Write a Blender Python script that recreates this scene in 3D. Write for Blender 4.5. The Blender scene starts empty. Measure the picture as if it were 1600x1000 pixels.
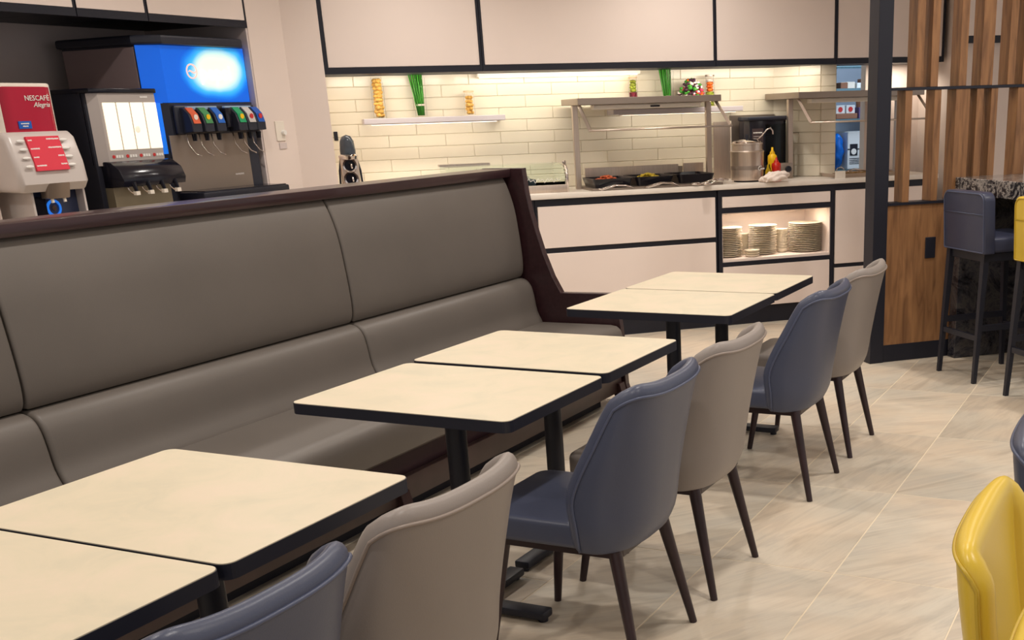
import bpy, bmesh, math, random
from mathutils import Vector, Matrix
random.seed(7)
S = bpy.context.scene
COL = S.collection
PI = math.pi

# ---------------------------------------------------------------- camera
yaw, pit, rol = -0.4224, 0.3388, -0.0322
FPX, CX, CY = 1765.14, 1051.34, 795.08
H = 1.5475
cy_, sy_ = math.cos(yaw), math.sin(yaw)
fw = Vector((sy_*math.cos(pit), cy_*math.cos(pit), -math.sin(pit)))
rt = Vector((cy_, -sy_, 0)); up = rt.cross(fw)
c_, s_ = math.cos(rol), math.sin(rol)
r2 = c_*rt + s_*up; u2 = -s_*rt + c_*up
cam = bpy.data.cameras.new('camera'); camo = bpy.data.objects.new('camera', cam); COL.objects.link(camo)
m = Matrix.Identity(4)
for i in range(3):
    m[i][0] = r2[i]; m[i][1] = u2[i]; m[i][2] = -fw[i]
m.translation = Vector((0, 0, H))
camo.matrix_world = m
cam.sensor_width = 36; cam.lens = FPX*36/1600
cam.shift_x = -(CX-800)/1600; cam.shift_y = (CY-500)/1600
cam.clip_start = 0.05; cam.clip_end = 60
S.camera = camo

# ---------------------------------------------------------------- world, lights, exposure
w = bpy.data.worlds.new('world'); S.world = w; w.use_nodes = True
bg = w.node_tree.nodes['Background']; bg.inputs[0].default_value = (1.0, 0.95, 0.93, 1); bg.inputs[1].default_value = 0.60
S.view_settings.view_transform = 'Standard'; S.view_settings.look = 'None'
S.view_settings.exposure = 0.0; S.view_settings.gamma = 1.0; S.view_settings.use_curve_mapping = False

WARM = (1.0, 0.94, 0.87)
def area(name, loc, size, power, color=WARM, rot=(0, 0, 0), sy=None, spread=PI):
    l = bpy.data.lights.new(name, 'AREA'); l.energy = power; l.color = color; l.spread = spread
    if sy: l.shape = 'RECTANGLE'; l.size = size; l.size_y = sy
    else: l.shape = 'DISK'; l.size = size
    o = bpy.data.objects.new(name, l); COL.objects.link(o); o.location = loc; o.rotation_euler = rot
    return o
DOWN = [(-4.3, 2.2), (-4.3, 4.4), (-2.75, 0.9), (-2.75, 2.6), (-2.75, 4.3), (-2.6, 6.2), (-0.9, 1.2), (-0.9, 3.1), (-0.9, 5.0),
        (0.7, 2.2), (0.7, 4.4), (-4.2, 6.0), (-2.9, 7.3), (-0.8, 6.6), (0.6, 6.2)]
for x, y in DOWN:
    area('downlight', (x, y, 2.86), 0.11, 13.5, WARM, spread=math.radians(150))

# ---------------------------------------------------------------- frames
PHI = math.radians(90) - 0.83690
U = Vector((math.cos(PHI), math.sin(PHI), 0)); T = Vector((-math.sin(PHI), math.cos(PHI), 0))
F0 = Vector((-3.057, 7.948, 0)); G0 = Vector((-1.717, 6.922, 0))
def cf(s, t, z=0): return F0 + s*U + t*T + Vector((0, 0, z))
def gf(s, t, z=0): return G0 + s*U + t*T + Vector((0, 0, z))
AX = -5.365
# LED strips of the buffet, its niche and the shelf undersides, plus an added fill
def area_s(name, s, t, z, ls, lt, power, tilt=0):
    o = area(name, cf(s, t, z), ls, power, (1.0, 0.90, 0.76), (0, 0, PHI), sy=lt)
    o.rotation_euler = (tilt, 0, PHI); return o
area_s('cabinet_led_and_fill', -1.05, 0.32, 1.81, 1.4, 0.05, 5.2, 0.75)
area_s('cabinet_led_and_fill', 0.30, 0.32, 1.81, 1.0, 0.05, 3.6, 0.75)
area_s('cabinet_led_and_fill', -2.25, 0.32, 1.81, 0.8, 0.05, 3.0, 0.75)
area_s('cabinet_led_and_fill', 1.62, 0.45, 1.80, 0.3, 0.05, 2.0, 0.2)  # added fill to brighten the white wall right of the post, not a real strip
area_s('shelf_led', -2.0, 0.52, 1.512, 0.9, 0.02, 1.5, 0.5)
area_s('shelf_led', -0.17, 0.52, 1.522, 0.9, 0.02, 1.3, 0.5)
area_s('niche_led', 0.38, 0.14, 0.815, 0.66, 0.03, 2.8, 0.0)
area('storage_light', cf(1.95, 1.25, 2.45), 0.5, 22, (0.72, 0.86, 1.0), (0, 0, PHI), sy=0.3)

# ---------------------------------------------------------------- materials
def lin(c):
    return tuple((x/255/12.92 if x/255 <= .04045 else ((x/255+.055)/1.055)**2.4) for x in c)
MATS = {}
def mat(name, col, rough=.5, metal=0, spec=.5, noise=0, nscale=8, bump=0, bscale=200, emit=None, estr=0, alpha=None, trans=0, coat=0, ior=1.45, stretch=None):
    mt = bpy.data.materials.new(name); mt.use_nodes = True
    nt = mt.node_tree; b = nt.nodes['Principled BSDF']
    c = (*lin(col), 1)
    b.inputs['Base Color'].default_value = c
    b.inputs['Roughness'].default_value = rough; b.inputs['Metallic'].default_value = metal
    b.inputs['Specular IOR Level'].default_value = spec; b.inputs['IOR'].default_value = ior
    b.inputs['Transmission Weight'].default_value = trans
    b.inputs['Coat Weight'].default_value = coat
    if noise or bump:
        tc = nt.nodes.new('ShaderNodeTexCoord'); mp = nt.nodes.new('ShaderNodeMapping')
        nt.links.new(tc.outputs['Object'], mp.inputs[0])
        if stretch: mp.inputs['Scale'].default_value = stretch
    if noise:
        n = nt.nodes.new('ShaderNodeTexNoise'); n.inputs['Scale'].default_value = nscale; n.inputs['Detail'].default_value = 5
        r = nt.nodes.new('ShaderNodeValToRGB')
        r.color_ramp.elements[0].position = .3; r.color_ramp.elements[1].position = .7
        r.color_ramp.elements[0].color = tuple(x*(1-noise) for x in c[:3])+(1,)
        r.color_ramp.elements[1].color = tuple(min(1, x*(1+noise)) for x in c[:3])+(1,)
        nt.links.new(mp.outputs[0], n.inputs['Vector']); nt.links.new(n.outputs[0], r.inputs[0]); nt.links.new(r.outputs[0], b.inputs['Base Color'])
    if bump:
        n = nt.nodes.new('ShaderNodeTexNoise'); n.inputs['Scale'].default_value = bscale; n.inputs['Detail'].default_value = 3
        bp = nt.nodes.new('ShaderNodeBump'); bp.inputs['Strength'].default_value = bump; bp.inputs['Distance'].default_value = .002
        nt.links.new(mp.outputs[0], n.inputs['Vector']); nt.links.new(n.outputs[0], bp.inputs['Height']); nt.links.new(bp.outputs[0], b.inputs['Normal'])
    if emit:
        b.inputs['Emission Color'].default_value = (*lin(emit), 1); b.inputs['Emission Strength'].default_value = estr
    MATS[name] = mt
    return mt
def ramp(nt, stops):
    r = nt.nodes.new('ShaderNodeValToRGB'); e = r.color_ramp.elements
    while len(e) < len(stops): e.new(.5)
    for k, (p, c) in enumerate(stops):
        e[k].position = p; e[k].color = (*lin(c), 1)
    return r
leather_b = mat('banquette_leather', (99, 92, 86), .45, bump=.12, bscale=260, noise=.05, nscale=3)
leather_t = mat('taupe_leather', (136, 127, 121), .42, bump=.12, bscale=300, noise=.04, nscale=3)
leather_n = mat('blue_leather', (68, 73, 92), .36, bump=.12, bscale=300, noise=.05, nscale=3)
leather_s = mat('stool_leather', (54, 58, 78), .34, bump=.12, bscale=300)
leather_y = mat('yellow_leather', (214, 182, 62), .32, bump=.1, bscale=300, noise=.05, nscale=3)
leather_d = mat('dark_seam', (40, 36, 38), .6)
pipe_t = mat('taupe_piping', (140, 127, 118), .4)
pipe_n = mat('blue_piping', (74, 80, 102), .35)
pipe_y = mat('yellow_piping', (190, 160, 50), .35)
darkwood = mat('dark_walnut', (54, 34, 34), .32, noise=.25, nscale=10, stretch=(1, 1, 6))
chairwood = mat('wenge_wood', (44, 28, 32), .35, noise=.2, nscale=14)
capwood = mat('cap_walnut', (50, 30, 33), .3, noise=.2, nscale=6, stretch=(8, .6, 8), coat=.15)
black = mat('black_metal', (26, 27, 38), .45)
blackp = mat('black_laminate', (25, 26, 38), .5)
blackg = mat('black_gloss', (22, 22, 32), .18)
blackb = mat('black_plastic', (40, 42, 54), .4)
white = mat('white_laminate', (238, 222, 212), .45, noise=.015, nscale=2)
wallm = mat('wall_paint', (232, 216, 206), .8, noise=.02, nscale=2)
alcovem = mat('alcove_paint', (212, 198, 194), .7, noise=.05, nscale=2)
ceilm = mat('ceiling_paint', (225, 215, 205), .9)
steel = mat('brushed_steel', (206, 190, 176), .36, metal=.85, noise=.08, nscale=6, stretch=(30, 30, 1))
steeld = mat('dark_steel', (160, 146, 134), .4, metal=.8)
chrome = mat('chrome', (225, 215, 210), .1, metal=1)
worktop_m = mat('worktop_stone', (232, 222, 210), .35, noise=.02, nscale=20)
tilew = mat('white_glazed_tile', (236, 226, 204), .22, noise=.015, nscale=3)
grout_w = mat('pale_grout', (226, 214, 190), .85)
shelfm = mat('lilac_shelf', (205, 196, 200), .4)
porcelain = mat('porcelain', (238, 226, 205), .25)
redp = mat('red_plastic', (178, 22, 52), .22)
redl = mat('red_label', (226, 50, 72), .4)
silverp = mat('silver_plastic', (206, 196, 190), .3)
cream = mat('pale_plastic', (236, 226, 212), .35)
bluel = mat('blue_label', (30, 96, 190), .35)
whitel = mat('white_print', (240, 236, 230), .5)
litpanel = mat('lit_panel', (245, 235, 215), .4, emit=(255, 240, 214), estr=.8)
bluelit = mat('lit_blue', (20, 80, 200), .3, emit=(40, 130, 240), estr=.7)
ledm = mat('led_strip', (255, 250, 240), .5, emit=(255, 240, 205), estr=1.6)
glass = mat('clear_glass', (255, 255, 255), .02, trans=1, ior=1.03)
glassg = mat('green_glass', (232, 244, 238), .03, trans=1, ior=1.06)
domeg = mat('smoked_dome', (60, 66, 74), .08, spec=.7)
green = mat('chive_green', (66, 146, 46), .5, noise=.5, nscale=110, stretch=(1, 1, .05))
pasta = mat('pasta_yellow', (224, 176, 88), .5, noise=.3, nscale=60)
orange = mat('carrot_orange', (232, 110, 30), .5, noise=.2, nscale=60)
olive = mat('olive_green', (150, 160, 50), .5, noise=.4, nscale=60)
beet = mat('beet_purple', (110, 30, 44), .5, noise=.3, nscale=60)
flowerp = mat('petal_pink', (210, 60, 96), .5)
flowerw = mat('petal_white', (240, 226, 214), .5)
flowerd = mat('petal_plum', (64, 26, 48), .5)
yellowp = mat('mustard_yellow', (246, 196, 14), .35)
ketch = mat('ketchup_red', (190, 28, 14), .3)
salad = mat('chopped_tomato', (206, 96, 52), .5, noise=.5, nscale=90)
corn = mat('corn_yellow', (230, 200, 52), .5, noise=.3, nscale=120)
foodb = mat('brown_food', (160, 124, 70), .6, noise=.4, nscale=60)
clothm = mat('towel_cloth', (236, 220, 208), .9, bump=.3, bscale=120)
carton = mat('white_carton', (226, 228, 228), .7)
cardb = mat('brown_cardboard', (136, 92, 70), .8)
bluebag = mat('blue_bag', (14, 104, 200), .25, noise=.3, nscale=14)
storem = mat('storage_wall', (150, 160, 174), .8)
storewire = mat('wire_shelf_steel', (110, 140, 150), .4, metal=.7)
groutf = mat('floor_grout', (222, 206, 180), .9)
redbx = mat('red_print', (200, 50, 50), .5)
purple = mat('purple_print', (96, 78, 120), .5)

def table_mat():
    mt = mat('cream_laminate', (232, 216, 190), .42)
    nt = mt.node_tree; b = nt.nodes['Principled BSDF']
    tc = nt.nodes.new('ShaderNodeTexCoord'); oi = nt.nodes.new('ShaderNodeObjectInfo')
    ad = nt.nodes.new('ShaderNodeVectorMath'); ad.operation = 'MULTIPLY_ADD'
    ad.inputs[1].default_value = (1, 1, 1)
    cb = nt.nodes.new('ShaderNodeCombineXYZ'); mu = nt.nodes.new('ShaderNodeMath'); mu.operation = 'MULTIPLY'; mu.inputs[1].default_value = 30
    nt.links.new(oi.outputs['Random'], mu.inputs[0]); nt.links.new(mu.outputs[0], cb.inputs[0])
    nt.links.new(tc.outputs['Object'], ad.inputs[0]); nt.links.new(cb.outputs[0], ad.inputs[2])
    n = nt.nodes.new('ShaderNodeTexNoise'); n.inputs['Scale'].default_value = 5; n.inputs['Detail'].default_value = 8; n.inputs['Roughness'].default_value = .65
    n.inputs['Distortion'].default_value = .8
    r = ramp(nt, [(.3, (198, 189, 166)), (.5, (208, 196, 171)), (.72, (215, 198, 176))])
    nt.links.new(ad.outputs[0], n.inputs['Vector']); nt.links.new(n.outputs[0], r.inputs[0]); nt.links.new(r.outputs[0], b.inputs['Base Color'])
    return mt
tablem = table_mat()

def floor_mat():
    mt = mat('sandstone_tile', (200, 182, 158), .42)
    nt = mt.node_tree; b = nt.nodes['Principled BSDF']; L = nt.links.new
    tc = nt.nodes.new('ShaderNodeTexCoord'); oi = nt.nodes.new('ShaderNodeObjectInfo')
    mu = nt.nodes.new('ShaderNodeMath'); mu.operation = 'MULTIPLY'; mu.inputs[1].default_value = 50
    L(oi.outputs['Random'], mu.inputs[0])
    cb = nt.nodes.new('ShaderNodeCombineXYZ'); L(mu.outputs[0], cb.inputs[0]); L(mu.outputs[0], cb.inputs[1])
    ad = nt.nodes.new('ShaderNodeVectorMath'); ad.operation = 'ADD'; L(tc.outputs['Object'], ad.inputs[0]); L(cb.outputs[0], ad.inputs[1])
    # veins tilt differently tile to tile
    ro = nt.nodes.new('ShaderNodeVectorRotate'); ro.rotation_type = 'Z_AXIS'
    ra = nt.nodes.new('ShaderNodeMapRange'); ra.inputs[3].default_value = .2; ra.inputs[4].default_value = 1.0
    L(oi.outputs['Random'], ra.inputs[0]); L(ra.outputs[0], ro.inputs['Angle']); L(ad.outputs[0], ro.inputs['Vector'])
    mp = nt.nodes.new('ShaderNodeMapping'); mp.inputs['Scale'].default_value = (4.6, .6, 1); L(ro.outputs[0], mp.inputs[0])
    n = nt.nodes.new('ShaderNodeTexNoise'); n.inputs['Scale'].default_value = 2.6; n.inputs['Detail'].default_value = 12; n.inputs['Roughness'].default_value = .62; n.inputs['Distortion'].default_value = .6
    L(mp.outputs[0], n.inputs['Vector'])
    r = ramp(nt, [(.30, (160, 146, 128)), (.44, (200, 184, 162)), (.52, (212, 197, 174)), (.60, (190, 176, 158)), (.72, (206, 194, 176))])
    L(n.outputs[0], r.inputs[0])
    n2 = nt.nodes.new('ShaderNodeTexNoise'); n2.inputs['Scale'].default_value = 2.3; n2.inputs['Detail'].default_value = 4; L(ad.outputs[0], n2.inputs['Vector'])
    r2_ = ramp(nt, [(.35, (186, 182, 168)), (.65, (222, 196, 164))]); L(n2.outputs[0], r2_.inputs[0])
    mx = nt.nodes.new('ShaderNodeMixRGB'); mx.blend_type = 'MIX'; mx.inputs[0].default_value = .42
    L(r.outputs[0], mx.inputs[1]); L(r2_.outputs[0], mx.inputs[2])
    hs = nt.nodes.new('ShaderNodeHueSaturation'); vr = nt.nodes.new('ShaderNodeMapRange'); vr.inputs[3].default_value = .86; vr.inputs[4].default_value = 1.0
    m3 = nt.nodes.new('ShaderNodeMath'); m3.operation = 'FRACT'; m4 = nt.nodes.new('ShaderNodeMath'); m4.operation = 'MULTIPLY'; m4.inputs[1].default_value = 7.31
    L(oi.outputs['Random'], m4.inputs[0]); L(m4.outputs[0], m3.inputs[0]); L(m3.outputs[0], vr.inputs[0]); L(vr.outputs[0], hs.inputs['Value'])
    L(mx.outputs[0], hs.inputs['Color']); hs.inputs['Saturation'].default_value = .88; L(hs.outputs[0], b.inputs['Base Color'])
    bp = nt.nodes.new('ShaderNodeBump'); bp.inputs['Strength'].default_value = .12; bp.inputs['Distance'].default_value = .003
    L(n.outputs[0], bp.inputs['Height']); L(bp.outputs[0], b.inputs['Normal'])
    return mt
floorm = floor_mat()

def oak_mat(name='oak_veneer'):
    mt = mat(name, (150, 104, 66), .45)
    nt = mt.node_tree; b = nt.nodes['Principled BSDF']; L = nt.links.new
    tc = nt.nodes.new('ShaderNodeTexCoord'); oi = nt.nodes.new('ShaderNodeObjectInfo')
    cb = nt.nodes.new('ShaderNodeCombineXYZ'); mu = nt.nodes.new('ShaderNodeMath'); mu.operation = 'MULTIPLY'; mu.inputs[1].default_value = 20
    L(oi.outputs['Random'], mu.inputs[0]); L(mu.outputs[0], cb.inputs[0])
    ad = nt.nodes.new('ShaderNodeVectorMath'); ad.operation = 'ADD'; L(tc.outputs['Object'], ad.inputs[0]); L(cb.outputs[0], ad.inputs[1])
    mp = nt.nodes.new('ShaderNodeMapping'); mp.inputs['Scale'].default_value = (1, 1, .12); L(ad.outputs[0], mp.inputs[0])
    n = nt.nodes.new('ShaderNodeTexNoise'); n.inputs['Scale'].default_value = 28; n.inputs['Detail'].default_value = 7; n.inputs['Distortion'].default_value = .7
    L(mp.outputs[0], n.inputs['Vector'])
    r = ramp(nt, [(.3, (110, 76, 50)), (.5, (140, 100, 66)), (.7, (158, 115, 76))]); L(n.outputs[0], r.inputs[0]); L(r.outputs[0], b.inputs['Base Color'])
    return mt
oak = oak_mat()

def marble_mat(name, sc, v):
    mt = mat(name, (40, 40, 46), .15, coat=.2)
    nt = mt.node_tree; b = nt.nodes['Principled BSDF']; L = nt.links.new
    tc = nt.nodes.new('ShaderNodeTexCoord')
    n = nt.nodes.new('ShaderNodeTexNoise'); n.inputs['Scale'].default_value = sc; n.inputs['Detail'].default_value = 7; n.inputs['Roughness'].default_value = .72; n.inputs['Distortion'].default_value = .7
    L(tc.outputs['Object'], n.inputs['Vector'])
    r = ramp(nt, [(.38, (22, 22, 30)), (.47, (64, 62, 66)), (.52, v), (.56, (58, 56, 62)), (.64, (24, 24, 32))])
    L(n.outputs[0], r.inputs[0]); L(r.outputs[0], b.inputs['Base Color'])
    return mt
marble = marble_mat('slab_marble', 16, (190, 182, 174)); marble_d = marble_mat('base_marble', 5, (80, 76, 74))

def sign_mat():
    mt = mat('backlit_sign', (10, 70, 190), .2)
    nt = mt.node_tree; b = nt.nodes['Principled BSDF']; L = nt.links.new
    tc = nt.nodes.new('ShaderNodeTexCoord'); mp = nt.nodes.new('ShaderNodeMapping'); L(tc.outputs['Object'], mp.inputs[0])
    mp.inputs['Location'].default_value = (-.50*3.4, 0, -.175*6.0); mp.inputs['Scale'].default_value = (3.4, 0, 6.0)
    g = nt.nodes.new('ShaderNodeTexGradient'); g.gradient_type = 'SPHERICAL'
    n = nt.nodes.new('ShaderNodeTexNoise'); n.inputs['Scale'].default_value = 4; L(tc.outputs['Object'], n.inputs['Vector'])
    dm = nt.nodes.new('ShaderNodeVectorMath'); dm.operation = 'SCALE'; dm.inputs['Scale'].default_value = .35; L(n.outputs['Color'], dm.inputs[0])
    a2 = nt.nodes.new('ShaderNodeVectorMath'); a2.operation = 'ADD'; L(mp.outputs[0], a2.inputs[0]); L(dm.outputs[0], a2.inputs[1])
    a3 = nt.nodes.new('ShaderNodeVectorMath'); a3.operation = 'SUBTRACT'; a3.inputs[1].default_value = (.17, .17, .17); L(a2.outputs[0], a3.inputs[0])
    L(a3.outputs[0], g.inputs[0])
    r = ramp(nt, [(0, (0, 92, 210)), (.1, (8, 122, 236)), (.26, (60, 180, 245)), (.44, (205, 240, 232)), (.7, (252, 252, 228))])  # blue print, with the glow of the lamp behind painted in as a pale patch
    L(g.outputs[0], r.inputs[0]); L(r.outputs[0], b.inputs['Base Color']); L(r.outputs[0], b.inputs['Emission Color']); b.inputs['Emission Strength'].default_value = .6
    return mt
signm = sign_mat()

# ---------------------------------------------------------------- mesh helpers
def mk(name, bm, m, parent=None, smooth=False, loc=None, rz=None):
    me = bpy.data.meshes.new(name); bmesh.ops.recalc_face_normals(bm, faces=bm.faces[:]) if not getattr(bm, 'keep', False) else None
    bm.to_mesh(me); bm.free()
    me.materials.append(m)
    if smooth is True:
        for p in me.polygons: p.use_smooth = True
    elif smooth:
        me.shade_smooth() if hasattr(me, 'shade_smooth') else None
        me.set_sharp_from_angle(angle=smooth)
    o = bpy.data.objects.new(name, me); COL.objects.link(o)
    if parent: o.parent = parent
    if loc is not None: o.location = loc
    if rz is not None: o.rotation_euler = (0, 0, rz)
    return o
SM = math.radians(40)
def B(): return bmesh.new()
def box(bm, x0, x1, y0, y1, z0, z1, bev=0, seg=2, mtx=None):
    t = bmesh.new()
    vs = [t.verts.new((x, y, z)) for x in (x0, x1) for y in (y0, y1) for z in (z0, z1)]
    for q in ((0, 1, 3, 2), (4, 6, 7, 5), (0, 4, 5, 1), (2, 3, 7, 6), (0, 2, 6, 4), (1, 5, 7, 3)): t.faces.new([vs[i] for i in q])
    if bev: bmesh.ops.bevel(t, geom=t.edges[:], offset=bev, segments=seg, profile=.5, affect='EDGES', clamp_overlap=True)
    if mtx: bmesh.ops.transform(t, matrix=mtx, verts=t.verts)
    merge(bm, t); return bm
def merge(bm, t):
    me = bpy.data.meshes.new('tmp'); t.to_mesh(me); t.free(); bm.from_mesh(me); bpy.data.meshes.remove(me)
def bxo(name, x0, x1, y0, y1, z0, z1, m, parent=None, bev=0, seg=2, **k):
    return mk(name, box(B(), x0, x1, y0, y1, z0, z1, bev, seg), m, parent, smooth=(SM if bev and seg > 1 else False), **k)
def prism(bm, pts, axis, a0, a1, bev=0, seg=2):
    """outline pts in the plane normal to axis ('x': (y,z), 'y': (x,z), 'z': (x,y)) extruded a0..a1"""
    t = bmesh.new()
    def P(p, a):
        return {'x': (a, p[0], p[1]), 'y': (p[0], a, p[1]), 'z': (p[0], p[1], a)}[axis]
    A = [t.verts.new(P(p, a0)) for p in pts]; C = [t.verts.new(P(p, a1)) for p in pts]
    n = len(pts); t.faces.new(A[::-1]); t.faces.new(C)
    for i in range(n): t.faces.new((A[i], A[(i+1) % n], C[(i+1) % n], C[i]))
    bmesh.ops.recalc_face_normals(t, faces=t.faces[:])
    if bev:
        e = [e for e in t.edges if e.verts[0] in A and e.verts[1] in A or e.verts[0] in C and e.verts[1] in C]
        bmesh.ops.bevel(t, geom=e, offset=bev, segments=seg, profile=.5, affect='EDGES', clamp_overlap=True)
    merge(bm, t); return bm
def rrect(x0, x1, y0, y1, r, n=5, rs=None):
    """rounded rectangle outline; rs optional radii for corners (x0y0, x1y0, x1y1, x0y1)"""
    rs = rs or (r,)*4; pts = []
    for (cx, cy, a, rr) in ((x0, y0, PI, rs[0]), (x1, y0, 1.5*PI, rs[1]), (x1, y1, 0, rs[2]), (x0, y1, .5*PI, rs[3])):
        ox = cx + rr if cx == x0 else cx - rr; oy = cy + rr if cy == y0 else cy - rr
        for k in range(n+1):
            t = a + .5*PI*k/n; pts.append((ox+rr*math.cos(t), oy+rr*math.sin(t)))
    return pts
def tube(bm, pts, rad, n=8, caps=True):
    pts = [Vector(p) for p in pts]; rr = rad if isinstance(rad, (list, tuple)) else [rad]*len(pts)
    rings = []; prev = None
    for i, p in enumerate(pts):
        d = (pts[min(i+1, len(pts)-1)] - pts[max(i-1, 0)]).normalized()
        ref = prev if prev is not None else (Vector((0, 0, 1)) if abs(d.z) < .9 else Vector((1, 0, 0)))
        a = (ref - d*ref.dot(d)).normalized(); prev = a; b = d.cross(a)
        rings.append([bm.verts.new(p + rr[i]*(math.cos(2*PI*k/n)*a + math.sin(2*PI*k/n)*b)) for k in range(n)])
    for i in range(len(rings)-1):
        for k in range(n): bm.faces.new((rings[i][k], rings[i][(k+1) % n], rings[i+1][(k+1) % n], rings[i+1][k]))
    if caps: bm.faces.new(rings[0][::-1]); bm.faces.new(rings[-1])
    return bm
def lathe(bm, prof, n=24, c=(0, 0, 0), axis='z'):
    rings = []
    for (r, z) in prof:
        if r < 1e-5: rings.append([bm.verts.new(_ax(c, 0, 0, z, axis))]); continue
        rings.append([bm.verts.new(_ax(c, r*math.cos(2*PI*k/n), r*math.sin(2*PI*k/n), z, axis)) for k in range(n)])
    for a, b in zip(rings[:-1], rings[1:]):
        for k in range(n):
            k2 = (k+1) % n
            if len(a) == 1 and len(b) == 1: continue
            if len(a) == 1: bm.faces.new((a[0], b[k2], b[k]))
            elif len(b) == 1: bm.faces.new((a[k], a[k2], b[0]))
            else: bm.faces.new((a[k], a[k2], b[k2], b[k]))
    return bm
def _ax(c, x, y, z, axis):
    if axis == 'z': return (c[0]+x, c[1]+y, c[2]+z)
    if axis == 'y': return (c[0]+x, c[1]+z, c[2]+y)
    return (c[0]+z, c[1]+x, c[2]+y)
def blob(bm, c, r, sc=(1, 1, 1), sub=2):
    mt = Matrix.Translation(Vector(c)) @ Matrix.Diagonal((sc[0], sc[1], sc[2], 1))
    bmesh.ops.create_icosphere(bm, subdivisions=sub, radius=r, matrix=mt); return bm

def thing(name, label, cat, loc=(0, 0, 0), rz=0, group=None):
    o = bpy.data.objects.new(name, None); COL.objects.link(o); o.empty_display_size = .1
    o.location = loc; o.rotation_euler = (0, 0, rz); o['label'] = label; o['category'] = cat
    if group: o['group'] = group
    return o
def tag(o, label, cat, group=None):
    o['label'] = label; o['category'] = cat
    if group: o['group'] = group
    return o
def struct(o): o['kind'] = 'structure'; return o
def kids(o): return [c for c in bpy.data.objects if c.parent == o]
def dup(root, loc, label, rz=None, group=None):
    def cp(o, par):
        c = o.copy(); COL.objects.link(c)
        if par: c.parent = par
        for k in kids(o): cp(k, c)
        return c
    r = cp(root, None); r.location = loc; r['label'] = label
    if rz is not None: r.rotation_euler = (0, 0, rz)
    if group: r['group'] = group
    return r
def text(name, s, size, m, parent, loc, rot=(PI/2, 0, 0), ext=.0006, shear=0, align='LEFT'):
    c = bpy.data.curves.new('t', 'FONT'); c.body = s; c.size = size; c.extrude = ext; c.shear = shear; c.align_x = align; c.resolution_u = 2
    o = bpy.data.objects.new('t', c); COL.objects.link(o)
    dg = bpy.context.evaluated_depsgraph_get(); me = bpy.data.meshes.new_from_object(o.evaluated_get(dg))
    bpy.data.objects.remove(o); bpy.data.curves.remove(c)
    me.materials.clear(); me.materials.append(m)
    q = bpy.data.objects.new(name, me); COL.objects.link(q); q.parent = parent; q.location = loc; q.rotation_euler = rot
    return q

def marks(name, rows, h, m, parent, loc, rot=(0, 0, 0), y=-.0008):
    """print too small to read in the photograph: rows of (x, z, width) as short raised strokes"""
    b = B(); rr = random.Random(3)
    for (x, z, w_) in rows:
        q = x
        while q < x+w_-.001:
            l_ = min(rr.uniform(.5, 1.0)*h, x+w_-q); box(b, q, q+l_*.8, y, 0, z+rr.uniform(0, .15)*h, z+h*rr.uniform(.8, 1)); q += l_
    o = mk(name, b, m, parent, loc=loc); o.rotation_euler = rot; return o
# ================================================================ SETTING
fl = struct(bxo('floor', -6.6, 2.4, -1.5, 11.5, -.08, -.0012, groutf))
tile_me = {}
TW, TL, GR = .46, .915, .0045
def tile_mesh(w_, l_):
    key = (round(w_, 3), round(l_, 3))
    if key not in tile_me:
        b = box(B(), GR/2, w_-GR/2, GR/2, l_-GR/2, -.02, 0, .0012, 1); me = bpy.data.meshes.new('tile'); b.to_mesh(me); b.free(); me.materials.append(floorm); tile_me[key] = me
    return tile_me[key]
for i in range(-8, 5):
    x = -.99 + i*TW
    off = 3.565 if i in (0, -1) else (3.165 if i % 2 == 1 else 3.565)
    for j in range(-4, 7):
        y = off + j*TL
        if x+TW < -5.2 or y > 10.0: continue
        o = bpy.data.objects.new('tile', tile_mesh(TW, TL)); COL.objects.link(o); o.parent = fl; o.location = (x, y, 0)
        o.rotation_euler = (0, 0, 0)

def prism_world(name, pts, z0, z1, m):
    return mk(name, prism(B(), pts, 'z', z0, z1), m)
# ceiling with the downlight rings
ce = struct(bxo('ceiling', -6.6, 2.4, -1.5, 11.5, 2.90, 2.98, ceilm))
for x, y in DOWN:
    o = mk('light_ring', lathe(B(), [(.085, 0), (.11, 0), (.11, -.012), (.085, -.012), (.085, 0)], 20), steel, ce, smooth=SM, loc=(x, y, 2.90))

# left wall with the drinks alcove (opening y 3.9..5.83, z .9..2.1)
wl = B()
box(wl, -6.55, AX, 5.83, 6.135, 0, 2.9)                 # pier right of the alcove
box(wl, -6.55, AX, -1.5, 3.2, 0, 2.9)
box(wl, -6.55, -6.22, 3.2, 5.83, 0, 2.9)
wl = struct(mk('wall_left', wl, wallm))
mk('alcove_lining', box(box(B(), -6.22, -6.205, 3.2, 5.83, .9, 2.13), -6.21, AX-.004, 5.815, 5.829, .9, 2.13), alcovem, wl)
# pier between the wall and the buffet (turns the corner)
p0 = Vector((AX, 6.135, 0)); pe = cf(-2.702, .2)
pier = [(p0.x, p0.y), (pe.x, pe.y), tuple(cf(-2.702, .86)[:2]), (-6.4, 7.2), (-6.4, 6.135)]
struct(prism_world('wall_corner', pier, 0, 2.9, wallm))
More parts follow.
